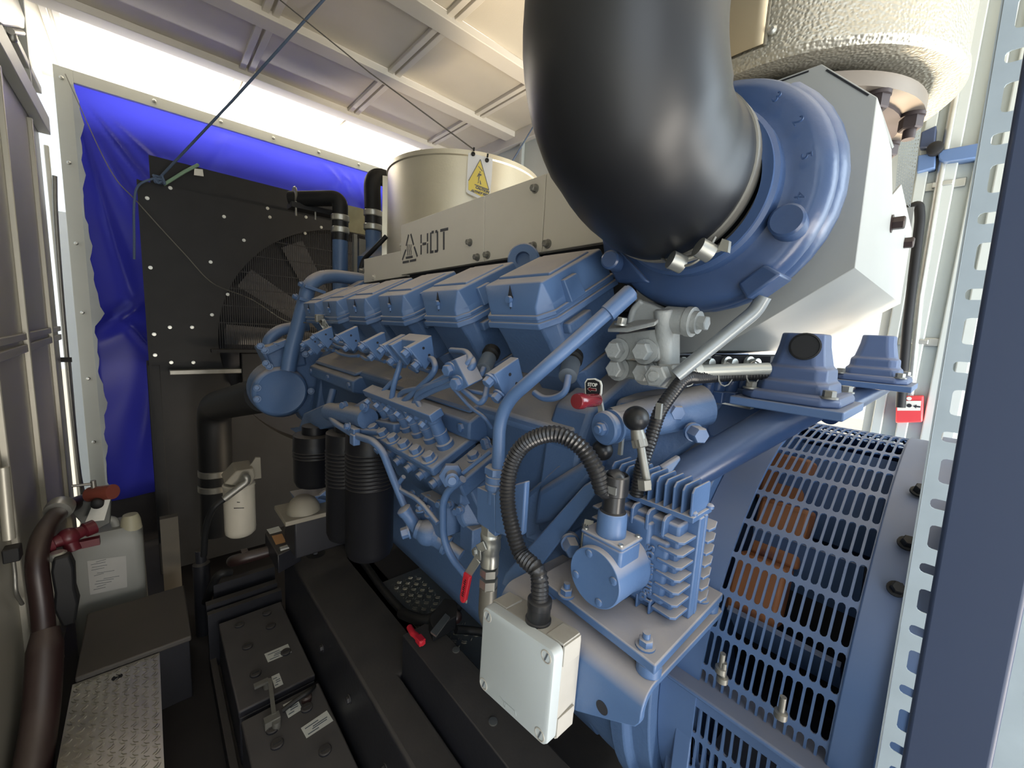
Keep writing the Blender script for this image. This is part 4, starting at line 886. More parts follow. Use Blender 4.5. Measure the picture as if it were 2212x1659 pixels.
for i in range(5):                                                 # upright fins along the top of the face
    y = FY0 + .028 + i * .0245
    B().prism([(FX + .004, y, FZ1_ - .035), (FX - .001, y, FZ1_ - .03), (FX - .001, y, FZ1_ - .008), (FX + .006, y, FZ1_ - .002), (FX + .045, y, FZ1_ - .002), (FX + .045, y, FZ1_ - .035)], (0, .0045, 0)).build('face_fin', BLUE, ac, bevel=.0012)
for i in range(4):
    y = FY0 + .036 + i * .02; fin((FX - .001, y, FZ0 + .001), (FX + .016, y + .004, FZ0 + .022), 'foot_fin')
fin((FX + .01, FY1 - .004, FZ0), (.60, FY1 + .012, FZ1_ - .03), 'rear_end_cover')
for i in range(5): fin((FX + .0, FY1 + .008, FZ0 + .045 + i * .019), (FX + .05, FY1 + .02, FZ0 + .0495 + i * .019), 'rear_fin')
hsk = B().span((FX + .018, FY0 - .002, FZ1_ - .004), (.600, FY1 + .02, FZ1_ + .004)).build('heat_sink_plate', BLUE, ac, bevel=.001)
for i in range(11):                                                # top heat sink
    y = FY0 + .002 + i * .0128
    B().prism([(FX + .02, y, FZ1_ + .002), (FX + .018, y, FZ1_ + .037), (FX + .024, y, FZ1_ + .044), (.590, y, FZ1_ + .044), (.594, y, FZ1_ + .040), (.596, y, FZ1_ + .002)], (0, .0026, 0)).build('heat_sink_fin', BLUE, ac, bevel=.0005)
for x, y in ((FX + .03, FY0 + .004), (FX + .075, FY0 + .0)): B().lathe((x, y, FZ1_ + .003), (0, 0, 1), [(.006, 0), (.006, .004), (.004, .006)], 14).build('screw', BLUE, ac)
SC = V((.448, .300, 1.463)); rs = .042                               # round stub, cap and cable entry
B().lathe(SC, (1, 0, 0), [(.036, -.002), (rs - .001, -.003), (rs, -.001), (rs, .05), (rs + .003, .075)], 56).build('round_housing', BLUE, ac, bevel=.0008)
B().lathe(SC, (-1, 0, 0), [(rs - .004, -.002), (rs - .004, .0012), (.001, .0012)], 56).build('end_cap', BLUE, ac)
for k_ in range(4):
    a = math.radians(70 + 90 * k_); p = SC + V((-.001, math.cos(a) * .033, math.sin(a) * .033)); B().lathe(p, (-1, 0, 0), [(.0055, 0), (.0055, .0025), (.004, .0035), (.001, .0035)], 14).build('cap_screw', BLUE, ac)
m = B(); m.span((.455, .267, 1.485), (.505, .333, 1.513)); m.build('entry_block', BLUE, ac, bevel=.004)
B().span((.4535, .265, 1.513), (.507, .335, 1.519)).build('entry_flange', BLUE, ac, bevel=.003)
for x, y in ((.459, .271), (.501, .271), (.501, .329), (.459, .329)): B().lathe((x, y, 1.519), (0, 0, 1), [(.0035, 0), (.0035, .0025), (.001, .003)], 12).build('flange_screw', ZINC, ac)
GL = V((.478, .300, 1.519)); B().lathe(GL, (0, 0, 1), [(.021, 0), (.0205, .03), (.0185, .034), (.016, .030)], 36).build('cable_entry', BLUE, ac)
text_mesh('Pandaros', .0235, (FX + .0002, FY0 + .037, FZ0 + .018), (0, .03, 1), (0, 1, 0), .0014, bold=.0003).build('raised_lettering', BLUE, ac)
pl = B(); y0_ = FY1 + .004
pl.prism([AX(1263, 1122, .505), AX(1281, 1126, .500), AX(1279, 1152, .500), AX(1262, 1190, .500), AX(1250, 1192, .505)], (.002, 0, 0)); npl = pl.build('name_plate', LABEL, ac)
pq = AX(1271.5, 1134, .4985); text_mesh('WOODW', .010, AX(1273, 1136, .498), AX(1271, 1160, .498) - AX(1273, 1136, .498), AX(1281, 1136, .498) - AX(1273, 1136, .498), .0002, bold=.0004).build('plate_lettering', INK, npl)
m = B()
for i in range(3):
    a, b = AX(1259 + i * 5, 1130 + i * 2, .4985), AX(1253 + i * 5, 1184 - i * 8, .4985)
    m.bar(a, b, .0012, .0006, (1, 0, 0))
m.build('plate_print', PRINT, npl)
B().hexb(AX(1233, 1168, .53), (-.9, -.4, .1), .011, .018, 1.5).build('side_bolt', BLUE, ac)

# ---------------------------------------------------------------- white junction box and its conduit
JB = thing('junction_box', 'white plastic junction box hung on the bracket in the foreground', 'junction box', (.39, .362, 1.32))
XJ = .36
q = [AX(1042, 1307, XJ), AX(1200, 1410, XJ), AX(1178, 1619, XJ), AX(1034, 1483, XJ)]
cc = sum(q, V()) / 4
uy = ((q[0] - q[1]) + (q[3] - q[2])).normalized(); uz = ((q[0] - q[3]) + (q[1] - q[2])).normalized()
wy = ((q[0] - q[1]).length + (q[3] - q[2]).length) / 2; hz = ((q[0] - q[3]).length + (q[1] - q[2]).length) / 2
def rrect(hw, hh, r, x, n=5):
    out = []
    for sx, sy, a0 in ((1, 1, 0), (-1, 1, 90), (-1, -1, 180), (1, -1, 270)):
        for k_ in range(n + 1):
            a = math.radians(a0 + 90 * k_ / n); out.append(cc + V((x, 0, 0)) + uy * (sx * (hw - r) + r * math.cos(a)) + uz * (sy * (hh - r) + r * math.sin(a)))
    return out
hw, hh = wy / 2, hz / 2
m = B(); m.loft([rrect(hw - .0035, hh - .0035, .009, -.0), rrect(hw - .001, hh - .001, .0105, .0012), rrect(hw, hh, .011, .004), rrect(hw, hh, .011, .017)]); m.build('lid', WHT, JB, smooth=30)
m = B(); m.loft([rrect(hw - .0025, hh - .0025, .010, .0165), rrect(hw - .0025, hh - .0025, .010, .019), rrect(hw - .0012, hh - .0012, .011, .0192), rrect(hw - .004, hh - .004, .011, .060)])
for s in (-1, 1):
    for t_ in (-1, 1):
        m.box(cc + V((.036, 0, 0)) + uy * s * (hw - .017) + uz * t_ * (hh - .0035), (.033, .030, .008), Matrix((V((1, 0, 0)), uy, uz)).transposed()); m.box(cc + V((.036, 0, 0)) + uy * s * (hw - .0035) + uz * t_ * (hh - .017), (.033, .008, .030), Matrix((V((1, 0, 0)), uy, uz)).transposed())
m.build('back_box', WHTB, JB, bevel=.0015)
for s, t_ in ((1, 1), (-1, 1), (1, -1), (-1, -1)):
    p = cc + uy * s * (hw - .013) + uz * t_ * (hh - .013)
    sc = B().lathe(p + V((.001, 0, 0)), (-1, 0, 0), [(.0088, 0), (.0088, .0018), (.0075, .002), (.0072, .0006), (.001, .0006)], 24).build('lid_screw', WHTB, JB)
    B().bar(p - uz * .0055 + uy * .002 + V((-.0002, 0, 0)), p + uz * .0055 - uy * .002 + V((-.0002, 0, 0)), .002, .0012, (1, 0, 0)).build('screw_slot', PRINT, sc)
p = cc - uz * (hh - .012) + V((-.0003, 0, 0))
m = B(); lm = mat('moulded_mark', 'a3aaab', .5)
for a, b in (((.022, .006), (.014, .003)), ((.014, .003), (-.012, .003)), ((-.012, .003), (-.014, -.003)), ((.012, .003), (.012, -.004)), ((.008, .001), (.008, -.004)), ((.012, -.004), (.008, -.004))):
    m.bar(p + uy * a[0] + uz * a[1], p + uy * b[0] + uz * b[1], .0012, .0005, (1, 0, 0))
m.build('moulded_mark', lm, JB)
top = cc + uz * hh; GJ = top + V((.033, 0, 0)) - uy * .012
B().lathe(GJ - uz * .002, uz, [(.0185, 0), (.0185, .005), (.0165, .006), (.0165, .024), (.0175, .025), (.0175, .034), (.0145, .036)], 28).build('cable_gland', CONDM, JB)
cd = thing('corrugated_conduit', 'black corrugated conduit arching from the white box to the actuator', 'conduit', GJ)
P = spl([GJ + uz * .03, GJ + uz * .07 + V((0, .008, 0)), AX(1122, 1190, .392), AX(1097, 1090, .395), AX(1103, 1010, .40), AX(1135, 958, .41), AX(1195, 937, .425), AX(1250, 962, .44), AX(1285, 1010, .452), AX(1305, 1060, .465), GL + V((.0, 0, .085)), GL + V((0, 0, .05))], 14)
ribbed(B(), P, .0128, .0058, .0021, 18).build('conduit', CONDM, cd, smooth=50)
B().lathe(GL + V((0, 0, .026)), (0, 0, 1), [(.0175, 0), (.0185, .003), (.0185, .008), (.0155, .010), (.0155, .032), (.0185, .034), (.0185, .060), (.0165, .062), (.0145, .058)], 32).build('end_gland', CONDM, cd)
B().box(GL + V((-.017, -.006, .07)), (.003, .014, .01)).build('gland_tab', mat('grey_gland_tab', '6f706e', .4), cd)
P = spl([AX(1660, 806, .76), AX(1560, 812, .70), AX(1510, 815, .655), AX(1480, 818, .62), AX(1455, 845, .59), AX(1425, 890, .56), AX(1405, 950, .545), AX(1385, 1010, .54), AX(1375, 1070, .54)], 10)
cd2 = thing('corrugated_conduit', 'second black corrugated conduit slanting down behind the ball joint', 'conduit', AX(1480, 818, .62))
ribbed(B(), P, .0105, .005, .0014, 14).build('conduit', CONDM, cd2, smooth=50)
m = B()
for px, py, x in ((1488, 806, .63), (1568, 806, .695), (1628, 802, .735)):
    m.tube([AX(px, py + 3, x) + V((.014 * math.cos(a * PI / 6), -.006 * math.cos(a * PI / 6), .019 * math.sin(a * PI / 6))) for a in range(13)], .0013, 6)
m.build('cable_ties', STEELD, cd2)

# ---------------------------------------------------------------- slanting blue tube, its union block and the ball valve
st_ = thing('breather_tube', 'bent blue tube slanting down from the turbocharger to a hex union', 'tube', AX(1075, 1000, .47))
B().tube(fil([AX(1365, 628, .58), AX(1165, 805, .47), AX(1080, 880, .455), AX(1076, 1012, .455)], .075, 12), .0115, 24).build('tube', BLUE, st_)
B().tube([AX(1362, 632, .578), AX(1312, 677, .55)], .0145, 24).build('sleeve', BLUE, st_)
c = AX(1074, 1005, .455); dn = V((0, 0, -1))
B().hexb(c, dn, .022, .016, 0).lathe(c, dn, [(.018, .012), (.018, .018), (.020, .019), (.020, .030), (.018, .031), (.020, .033), (.020, .042), (.016, .044), (.016, .07)], 28).build('hex_union', BLUE, st_)
ub = thing('union_block', 'square blue block with a bolted plate under the slanting tube', 'block', AX(1060, 1100, .45))
q = [AX(1030, 1052, .44), AX(1068, 1068, .44), AX(1070, 1160, .44), AX(1030, 1128, .44)]
B().prism(q, (.045, .0, 0)).build('block', BLUE, ub, bevel=.002)
q = [AX(1068, 1070, .438), AX(1072, 1060, .438), AX(1080, 1055, .438), AX(1135, 1040, .438), AX(1128, 1155, .438), AX(1110, 1165, .438), AX(1068, 1150, .438)]
B().prism(q, (.012, 0, 0)).build('plate', BLUE, ub, bevel=.003)
B().lathe(AX(1083, 1070, .438), (-1, 0, 0), [(.003, -.001), (.003, .001)], 10).build('rivet', LABEL, ub)
bv = thing('ball_valve', 'nickel ball valve with a red lever handle beside the white box', 'valve', AX(1060, 1210, .455))
c = AX(1062, 1128, .455)
B().hexb(c, dn, .0185, .026, 0).build('top_hex', ZINC, bv)
B().lathe(c + dn * .02, dn, [(.018, 0), (.0195, .003), (.0195, .008), (.018, .012), (.019, .018), (.0195, .03), (.0175, .038), (.0165, .042), (.0175, .048), (.0175, .064)], 32).build('valve_body', ZINC, bv)
B().hexb(c + dn * .086, dn, .0175, .02, 0).hexb(c + dn * .107, dn, .0175, .024, 0).build('union_nuts', ZINC, bv)
B().tube(fil([c + dn * .128, c + dn * .215, c + dn * .235 + V((.16, .02, 0))], .05, 8), .0168, 28).build('pipe', STEELD, bv)
h0 = AX(1045, 1182, .44); B().cyl(c + dn * .048, h0 + V((-.004, .0, 0)), .008, n=16).build('valve_stem', ZINC, bv)
m = B(); L_ = [AX(1048, 1178, .435), AX(1032, 1186, .43), AX(1032, 1208, .43), AX(1008, 1245, .425), AX(1002, 1300, .42)]
for a, b in zip(L_, L_[1:]): m.bar(a, b, .016, .003, (1, .2, 0))
m.build('lever', ZINC, bv, bevel=.001); B().hexb(AX(1028, 1192, .428), (-1, .2, 0), .007, .006, 1.2).build('lever_nut', ZINC, bv)
a, b = AX(1011, 1240, .424), AX(1000, 1300, .419); m = B(); d = (b - a).normalized(); sd = d.cross(V((1, 0, 0))).normalized()
L2 = []
for t_, w_ in ((0, .0095), (.85, .0085), (.95, .006), (1.0, .002)): 
    p = a.lerp(b, t_); L2.append([p + sd * w_ + V((-.004, 0, 0)), p - sd * w_ + V((-.004, 0, 0)), p - sd * w_ + V((.004, 0, 0)), p + sd * w_ + V((.004, 0, 0))])
m.loft(L2); m.build('handle_grip', REDH, bv, bevel=.002)
rd = random.Random(4); m = B()
for i in range(9):
    p = a.lerp(b, .18 + .07 * i) + V((-.0045, 0, 0)); m.bar(p + sd * .003, p - sd * (.003 if i % 3 else .001), .0018, .0004, (1, 0, 0))
m.build('grip_print', INK, bv)

# ================================================================ GENERATOR END
gn = thing('generator', 'blue generator with a slotted cooling drum, ledge and bolts at the right', 'generator', (XA, 0, .8))
YG0, YG1 = .035, .225
def drum(u, v):                                                    # u: around, v: along
    a = math.radians(62 + u * 158); return V((XA + RA * math.cos(a), YG1 - .012 - v * (YG1 - YG0 - .024), ZA + RA * math.sin(a)))
perf(B(), drum, 19, 14, .87, .74, .15, .70).build('slotted_guard', BLUED, gn, weld=True, solid=.003, smooth=0)
m = B()
for y0, y1, r0, r1 in ((YG1 - .015, YG1 + .045, RA - .004, RA + .006), (YG0 - .03, YG0 + .012, RA - .012, RA + .004), (YG0 - .05, YG0 - .03, RA - .02, RA + .016)):
    m.loft([ringy(r1, y0, 96), ringy(r1, y1, 96), ringy(r0, y1, 96), ringy(r0, y0, 96), ringy(r1, y0, 96)], cap=False)
m.build('guard_rings', BLUED, gn, bevel=.002)
m = B()                                                            # lower curved skin, ledge and second slotted panel
xs = .655
m.span((xs - .005, YG0 - .03, 1.02), (xs + .01, YG1 + .03, 1.10)); m.build('guard_foot', BLUED, gn)
q0, q1 = AX(1492, 1440, .60), AX(1788, 1625, .60)
B().span((.60, YG0 - .03, q0.z - .045), (.66, YG1 + .045, q0.z - .037)).build('ledge', BLUED, gn, bevel=.003)
zl = q0.z - .045
perf(B(), lambda u, v: V((.632, YG1 - .01 - v * (YG1 - YG0 - .02), zl - .03 - u * .5)), 8, 14, .87, .70, .15, .66).build('lower_slotted_panel', BLUED, gn, weld=True, solid=.003, smooth=0)
B().span((.628, YG1 - .015, .6), (.66, YG1 + .012, zl)).span((.628, YG0 - .035, .6), (.66, YG0 + .01, zl)).span((.628, YG0 - .03, zl - .04), (.636, YG1 + .012, zl)).build('lower_frame', BLUED, gn, bevel=.002)
m = B(); m.lathe((XA, YG1 + .04, ZA), (0, -1, 0), [(.16, 0), (.16, .3)], 40); m.build('rotor_hub', DARKGAP, gn)
sk_ = [[V((XA + RA * math.cos(a), y, ZA + RA * math.sin(a))) for y in (YG1, YG0)] for a in [math.radians(218 + i * 204 / 40) for i in range(41)]]
m = B(); m.add([p for q in sk_ for p in q], [(2 * i, 2 * i + 1, 2 * i + 3, 2 * i + 2) for i in range(40)]); m.build('drum_skin', BLUED, gn, solid=.003)
B().lathe((XA, YG1 + .02, ZA), (0, -1, 0), [(.40, 0), (.40, .004), (.15, .004)], 72, False).build('fan_back_plate', BLUED, gn)
for i, (px, py) in enumerate(((1700, 1040), (1690, 1150), (1640, 1270))):
    c = next(AX(px, py, .6 + .004 * i_) for i_ in range(140) if math.hypot(AX(px, py, .6 + .004 * i_).x - XA, AX(px, py, .6 + .004 * i_).z - ZA) < .345); B().box(c, (.06, .075, .10), Matrix.Rotation(.3, 3, 'Y')).build('winding_cover', COPPER, gn, bevel=.006)
for i in range(7):
    a = math.radians(95 + 22 * i); c = V((XA + .33 * math.cos(a), .13, ZA + .33 * math.sin(a))); B().box(c, (.008, .15, .11), Matrix.Rotation(-a + PI / 2 + .5, 3, 'Y')).build('fan_vane', BLUED, gn)
B().span((XA - .40, -.9, .62), (XA + .40, YG0 - .05, 1.62)).build('stator_body', BLUED, gn, bevel=.05, seg=5)
m = B()
for z0 in (ZA,):
    m.loft([ringy(.44, -.06, 80), ringy(.44, YG0 - .05, 80), ringy(.36, YG0 - .05, 80), ringy(.36, YG0 - .03, 80)])
m.build('end_ring', BLUED, gn, bevel=.004)
m = B(); m.span((XA - .42, -.75, 1.50), (XA + .42, -.075, 1.60)); m.build('terminal_housing', BLUED, gn, bevel=.006)
for a in (118, 131, 140, 186, 203, 213):
    aa = math.radians(a); p = V((XA + .405 * math.cos(aa), YG0 - .05, ZA + .405 * math.sin(aa)))
    B().hexb(V((XA + .43 * math.cos(aa), YG0 - .018, ZA + .43 * math.sin(aa))), (math.cos(aa), -.2, math.sin(aa)), .0075, .014).build('bolt', ZINC if a > 180 else RUBM, gn)
for px, py, x in ((1563, 1445, .60), (1690, 1520, .60), (1560, 1425, .60)):
    c = AX(px, py, x); B().lathe(c + V((0, 0, -.02)), (0, 0, 1), [(.008, 0), (.008, .008), (.004, .009), (.004, .03)], 12).build('ledge_stud', STEELD, gn)
B().span((.70, -1.2, .35), (1.4, 1.95, .60)).build('base_block', BLKS, gn)

# ================================================================ CABLE TRAY AND POST IN THE RIGHT FOREGROUND
ct = thing('cable_tray', 'galvanised upright cable tray with punched slots in the right foreground', 'cable tray', (.5, -.06, 1.5))
ty = lambda z, o_: .0165 - (2.07 - z) * .024 + o_
zs0, zs1 = 1.30 - .0592 * 21, 2.12
m = B(); npit = int((zs1 - zs0) / .0485)
def tray(u0, u1): return lambda u, v: V((.5, ty(zs0 + u * (zs1 - zs0), -(u0 + v * (u1 - u0))), zs0 + u * (zs1 - zs0)))
zz = zs1 + .003
cells = []
z = zs0
while z < zs1:
    cells.append((z, z + .0296, .0105, 0)); cells.append((z + .0296, z + .0592, .0125, 1)); z += .0592
for za, zb, hgt, k_ in cells:                                      # long narrow slot, then a short tall one
    zc = (za + zb) / 2
    y_a, y_b = (.0075, .030) if k_ else (.0052, .030)
    if k_: wz = .0215 / (zb - za)
    else: wz = .0090 / (zb - za)
    perf(m, (lambda za, zb, y_a, y_b: lambda u, v: V((.5, ty(za + u * (zb - za), -(y_a - .004 + v * (y_b - y_a + .008))), za + u * (zb - za))))(za, zb, y_a, y_b), 1, 1, wz, (y_b - y_a) / (y_b - y_a + .008), .0028 / (zb - za) * 2, .003 / (y_b - y_a + .008) * 2)
    m.add([(.5, ty(za, 0), za), (.5, ty(za, -(y_a - .004)), za), (.5, ty(zb, -(y_a - .004)), zb), (.5, ty(zb, 0), zb)], [(0, 1, 2, 3)])
    m.add([(.5, ty(za, -(y_b + .004)), za), (.5, ty(za, -.10), za), (.5, ty(zb, -.10), zb), (.5, ty(zb, -(y_b + .004)), zb)], [(0, 1, 2, 3)])
m.build('slotted_face', mat('bright_galvanised_tray', 'a9b6be', .45, .1, var=.14, vs=30), ct, solid=.0014, smooth=0)
B().prism([(.5, ty(zs1, 0), zs1), (.53, ty(zs1, 0), zs1), (.53, ty(zs0, 0), .0), (.5, ty(zs0, 0), .0)], (0, .0014, 0)).build('folded_edge', GALV, ct)
for i, z in enumerate([1.30 + .0296 + .0592 * j for j in range(14)]):
    mm = B()
    for j in range(3):
        c = V((.514, ty(z, -.034), z + .006 + .006 * j)); mm.lathe(c, (0, 1, 0), [(.003, 0), (.003, .008), (.0015, .011)], 10)
    mm.build('punched_lug', STEELD, ct)
def pt(px, py): return AX(px, py, .32)
pa, pb, pc_, pd = pt(2163, 400), pt(1940, 1690), pt(2146, 1690), pt(2222, 1300)
up = (pa - pb).normalized()
ptop = pa + up * 1.4; w_ = pc_ - pb
m = B().prism([pb - up * 1.51, pb - up * 1.51 + V((0, -.032, .0)), ptop + V((0, -.032, 0)), ptop], (.02, 0, 0))
tag(m.build('post', POSTM, bevel=.002), 'slate blue upright post at the right edge, in front of the slotted tray', 'post')

# ================================================================ RIGHT WALL FITTINGS
cpnt = thing('fire_call_point', 'red fire alarm call point with a white panel on the right wall', 'call point', AX(1966, 885, XR))
c = AX(1963, 884, XR - .03); q = lambda px, py, x: AX(px, py, x)
B().prism([q(1936, 856, XR - .055), q(1995, 855, XR - .055), q(1993, 912, XR - .055), q(1934, 914, XR - .055)], (.055, 0, 0)).build('case', REDB, cpnt, bevel=.006)
B().prism([q(1939, 866, XR - .058), q(1990, 866, XR - .058), q(1988, 887, XR - .058), q(1938, 887, XR - .058)], (.002, 0, 0)).build('press_panel', LABEL, cpnt)
m = B(); cc_ = q(1964, 876, XR - .0585)
m.lathe(cc_, (-1, 0, 0), [(.008, 0), (.008, .001)], 14)
for s in (-1, 1):
    m.prism([cc_ + V((0, s * .012, 0)), cc_ + V((0, s * .022, .008)), cc_ + V((0, s * .022, .003)), cc_ + V((0, s * .034, .003)), cc_ + V((0, s * .034, -.003)), cc_ + V((0, s * .022, -.003)), cc_ + V((0, s * .022, -.008))], (-.001, 0, 0))
m.build('arrow_marks', INK, cpnt)
B().lathe(q(1964, 861, XR - .056), (-1, 0, 0), [(.008, 0), (.008, .001)], 14).build('flame_mark', LABEL, cpnt)
cw = thing('steel_conduit', 'galvanised conduit running up the right wall to the call point', 'conduit', (XR - .02, .1, 2))
B().tube([AX(1966, 856, XR - .025), AX(1988, 640, XR - .025), AX(2030, 390, XR - .025), AX(2075, 150, XR - .025), AX(2100, 20, XR - .025)], .0135, 14).build('pipe', ZINC, cw)
for px, py in ((2036, 398), (1984, 738)):
    c = AX(px, py, XR - .02); m = B(); m.box(c, (.03, .06, .02)); m.box(c + V((.012, 0, 0)), (.006, .13, .035)); m.build('saddle', ZINC, cw, bevel=.003)
tk = thing('cable_trunking', 'grey-blue cable trunking running level along the right wall with a rounded end', 'trunking', AX(2060, 330, XR))
m = B(); m.prism([AX(2026, 325, XR - .06), AX(2116, 308, XR - .06), AX(2112, 340, XR - .06), AX(2040, 350, XR - .06), AX(2028, 344, XR - .06)], (.06, 0, 0)); m.build('cover', BLUED, tk, bevel=.004)
m = B(); m.prism([AX(1983, 335, XR - .055), AX(2022, 328, XR - .055), AX(2020, 362, XR - .055), AX(1980, 372, XR - .055)], (.055, 0, 0)); m.build('lower_cover', BLUED, tk, bevel=.004)
B().lathe(AX(2020, 321, XR - .07), (-1, 0, 0), [(.025, -.05), (.025, .01), (.018, .015)], 18).build('plug', RUBM, tk)
jb2 = tag(B().prism([AX(1990, 285, XR - .07), AX(2023, 270, XR - .07), AX(2018, 318, XR - .07), AX(1986, 318, XR - .07)], (.07, 0, 0)).build('wall_box', POSTM, bevel=.004), 'blue-grey wall box half hidden by the embossed drum', 'box')
hd_ = tag(B().tube(fil([AX(1960, 452, 2.30), AX(1985, 440, 2.30), AX(1988, 470, 2.30), AX(1960, 700, 2.30), AX(1945, 880, 2.30)], .05, 6), .016, 14).build('black_edge_trim', RUBM), 'black rounded edge trim standing behind the grey heat box', 'trim')

# ================================================================ SIGN ON THE FAR DRUM
a_s = math.atan2(-.80, -.60); nS = V((math.cos(a_s), math.sin(a_s), 0)); pS = V((XD, 1.98, 2.4)) + nS * .425
def SP(px, py, off=0):
    d = C2W @ V(((px - 1106) / FPX, -(py - 829.5) / FPX, -1)); t = (pS + nS * off - EYE).dot(nS) / d.dot(nS); return EYE + d * t
cs = lambda x, y, off=0: SP(980 + x / 11.06, 300 + y / 11.06, off)
sg = thing('warning_sign', 'yellow triangle caution sign in a clear sleeve clipped to the far drum', 'sign', SP(1037, 380))
B().prism([cs(350, 330), cs(935, 470), cs(905, 985), cs(860, 1400), cs(640, 1440), cs(330, 1300), cs(300, 1250)], -nS * .0015).build('paper_sheet', PAPER, sg)
B().prism([cs(637, 490, .001), cs(715, 745, .001), cs(845, 1215, .001), cs(850, 1400, .001), cs(700, 1400, .001), cs(350, 1215, .001), cs(355, 1000, .001)], nS * .0006).build('warning_triangle', YEL, sg)
m = B()
for q in (((622, 775), (650, 790), (635, 812), (612, 800)), ((600, 815), (668, 850), (655, 890), (625, 872), (600, 1010), (585, 1000), (598, 870), (570, 910), (556, 900)), ((600, 985), (600, 1040), (578, 1062), (568, 1055), (586, 1030)), ((622, 985), (640, 1000), (660, 1090), (632, 1088))):
    m.prism([cs(x, y, .002) for x, y in q], nS * .0004)
m.prism([cs(505, 1080, .002), cs(838, 1205, .002), cs(838, 1232, .002), cs(500, 1100, .002)], nS * .0004)
for a, b in (((637, 490), (355, 1000)), ((637, 490), (842, 1215)), ((590, 650), (690, 775))): m.bar(cs(*a, .002), cs(*b, .002), .003, .0008, nS)
m.build('pictogram', INK, sg)
xd = cs(695, 1240) - cs(515, 1165); yd = cs(515, 1130) - cs(515, 1165)
text_mesh('CAUTION', .0145, cs(517, 1172, .002), xd, V((0, 0, 1)), .0003, bold=.0011).build('sign_lettering', INK, sg)
xd = cs(760, 1345) - cs(420, 1240)
text_mesh('AUTHORISED ONLY', .0135, cs(415, 1252, .002), xd, V((0, 0, 1)), .0003, bold=.0011).build('sign_lettering', INK, sg)
B().prism([cs(345, 300, .004), cs(938, 455, .004), cs(925, 640, .004), cs(905, 985, .004), cs(858, 1410, .004), cs(560, 1450, .004), cs(300, 1290, .004)], nS * .0006).build('clear_sleeve', SLEEVE, sg)
for x, y in ((478, 290), (808, 440)):
    a, b = cs(x + 10, y - 85, .006), cs(x - 12, y + 70, .006); m = B(); m.bar(a, a.lerp(b, .55), .008, .006, nS); m.lathe(b, nS, [(.009, -.004), (.009, .004), (.004, .004), (.004, -.004)], 14); m.build('clip', RUBM, sg, bevel=.001)

# ================================================================ LOW FLOOR LEVEL, LEFT AND CENTRE
bt = thing('battery', 'far dusty black battery with vent caps and a white label', 'battery', (.32, 1.94, .06), 'starter batteries')
def battery(t, y0, y1, far):
    x0, x1, zt = .188, .458, .30
    B().span((x0, y0, .06), (x1, y1, zt - .03)).build('case', BAT, t, bevel=.006)
    B().span((x0 - .002, y0 - .002, zt - .03), (x1 + .002, y1 + .002, zt)).build('lid', BAT, t, bevel=.006)
    for i, (fx, fy) in enumerate(((.28, .12), (.72, .10), (.30, .42), (.70, .29), (.3, .74), (.76, .66)) if far else ((.3, .18), (.74, .16), (.3, .30), (.75, .52), (.3, .62), (.7, .8))):
        p = V((x0 + (x1 - x0) * fx, y1 - (y1 - y0) * fy, zt)); m = B(); m.lathe(p, (0, 0, 1), [(.021, 0), (.021, .006), (.018, .009), (.002, .009)], 20); m.box(p + V((0, 0, .010)), (.026, .006, .004)); m.build('vent_cap', BLKS, t)
battery(bt, 1.65, 2.235, True)
bt2 = thing('battery', 'near dusty black battery with a red terminal cap and printed label', 'battery', (.32, 1.3, .06), 'starter batteries'); battery(bt2, 1.02, 1.60, False)
def label_quad(pts, z, t, nm='paper_label', mt=LABEL):
    return B().prism([AZ(px, py, z) for px, py in pts], (0, 0, .0008)).build(nm, mt, t)
for pts, t in ((((571, 1413), (622, 1391), (630, 1409), (579, 1431)), bt), (((586, 1462), (603, 1454), (612, 1478), (594, 1487)), bt), (((650, 1573), (706, 1535), (720, 1557), (662, 1595)), bt2), (((611, 1523), (641, 1507), (653, 1532), (623, 1551)), bt2)):
    l = label_quad(pts, .3015, t)
    a, b, c, d = [AZ(px, py, .3025) for px, py in pts]; m = B()
    for u0, u1, v in ((.1, .6, .25), (.35, .9, .45), (.3, .85, .6), (.1, .5, .8)):
        m.bar(a.lerp(b, u0).lerp(d.lerp(c, u0), v), a.lerp(b, u1).lerp(d.lerp(c, u1), v), .004, .0006)
    m.build('label_print', PRINT, l)
p = AZ(577, 1480, .31); m = B(); m.lathe(p, (0, 0, 1), [(.014, -.01), (.014, .02)], 14); m.box(p + V((-.02, 0, .02)), (.05, .022, .010)); m.bar(p + V((.01, .0, .02)), AZ(592, 1545, .33), .014, .012); m.build('terminal_clamp', STEELD, bt)
p = AZ(588, 1562, .31); m = B(); m.box(p + V((0, 0, .01)), (.05, .03, .03)); m.lathe(p + V((.01, -.02, 0)), (0, 0, 1), [(.014, -.01), (.014, .02)], 14); m.build('terminal_clamp', STEELD, bt2)
p = AZ(662, 1512, .30); B().lathe(p, (0, 0, 1), [(.02, 0), (.02, .016), (.014, .022), (.002, .022)], 18).build('red_terminal_cap', BROWN, bt2)
tag(B().tube(spl([AZ(610, 1535, .315), AZ(640, 1512, .33), AZ(672, 1490, .325), AZ(690, 1470, .2)], 6), .009, 10).build('battery_cable', RUBM), 'black cable running between the two batteries', 'cable')
bx = tag(B().span((.15, .95, 0), (.175, 2.3, .10)).span((.47 - .001, .9, 0), (.4705, 2.3, .1)).span((.15, 2.27, 0), (.47, 2.30, .34)).span((.15, .9, .0), (.47, 2.3, .055)).build('battery_tray', BLKS), 'low black tray holding both batteries', 'tray')
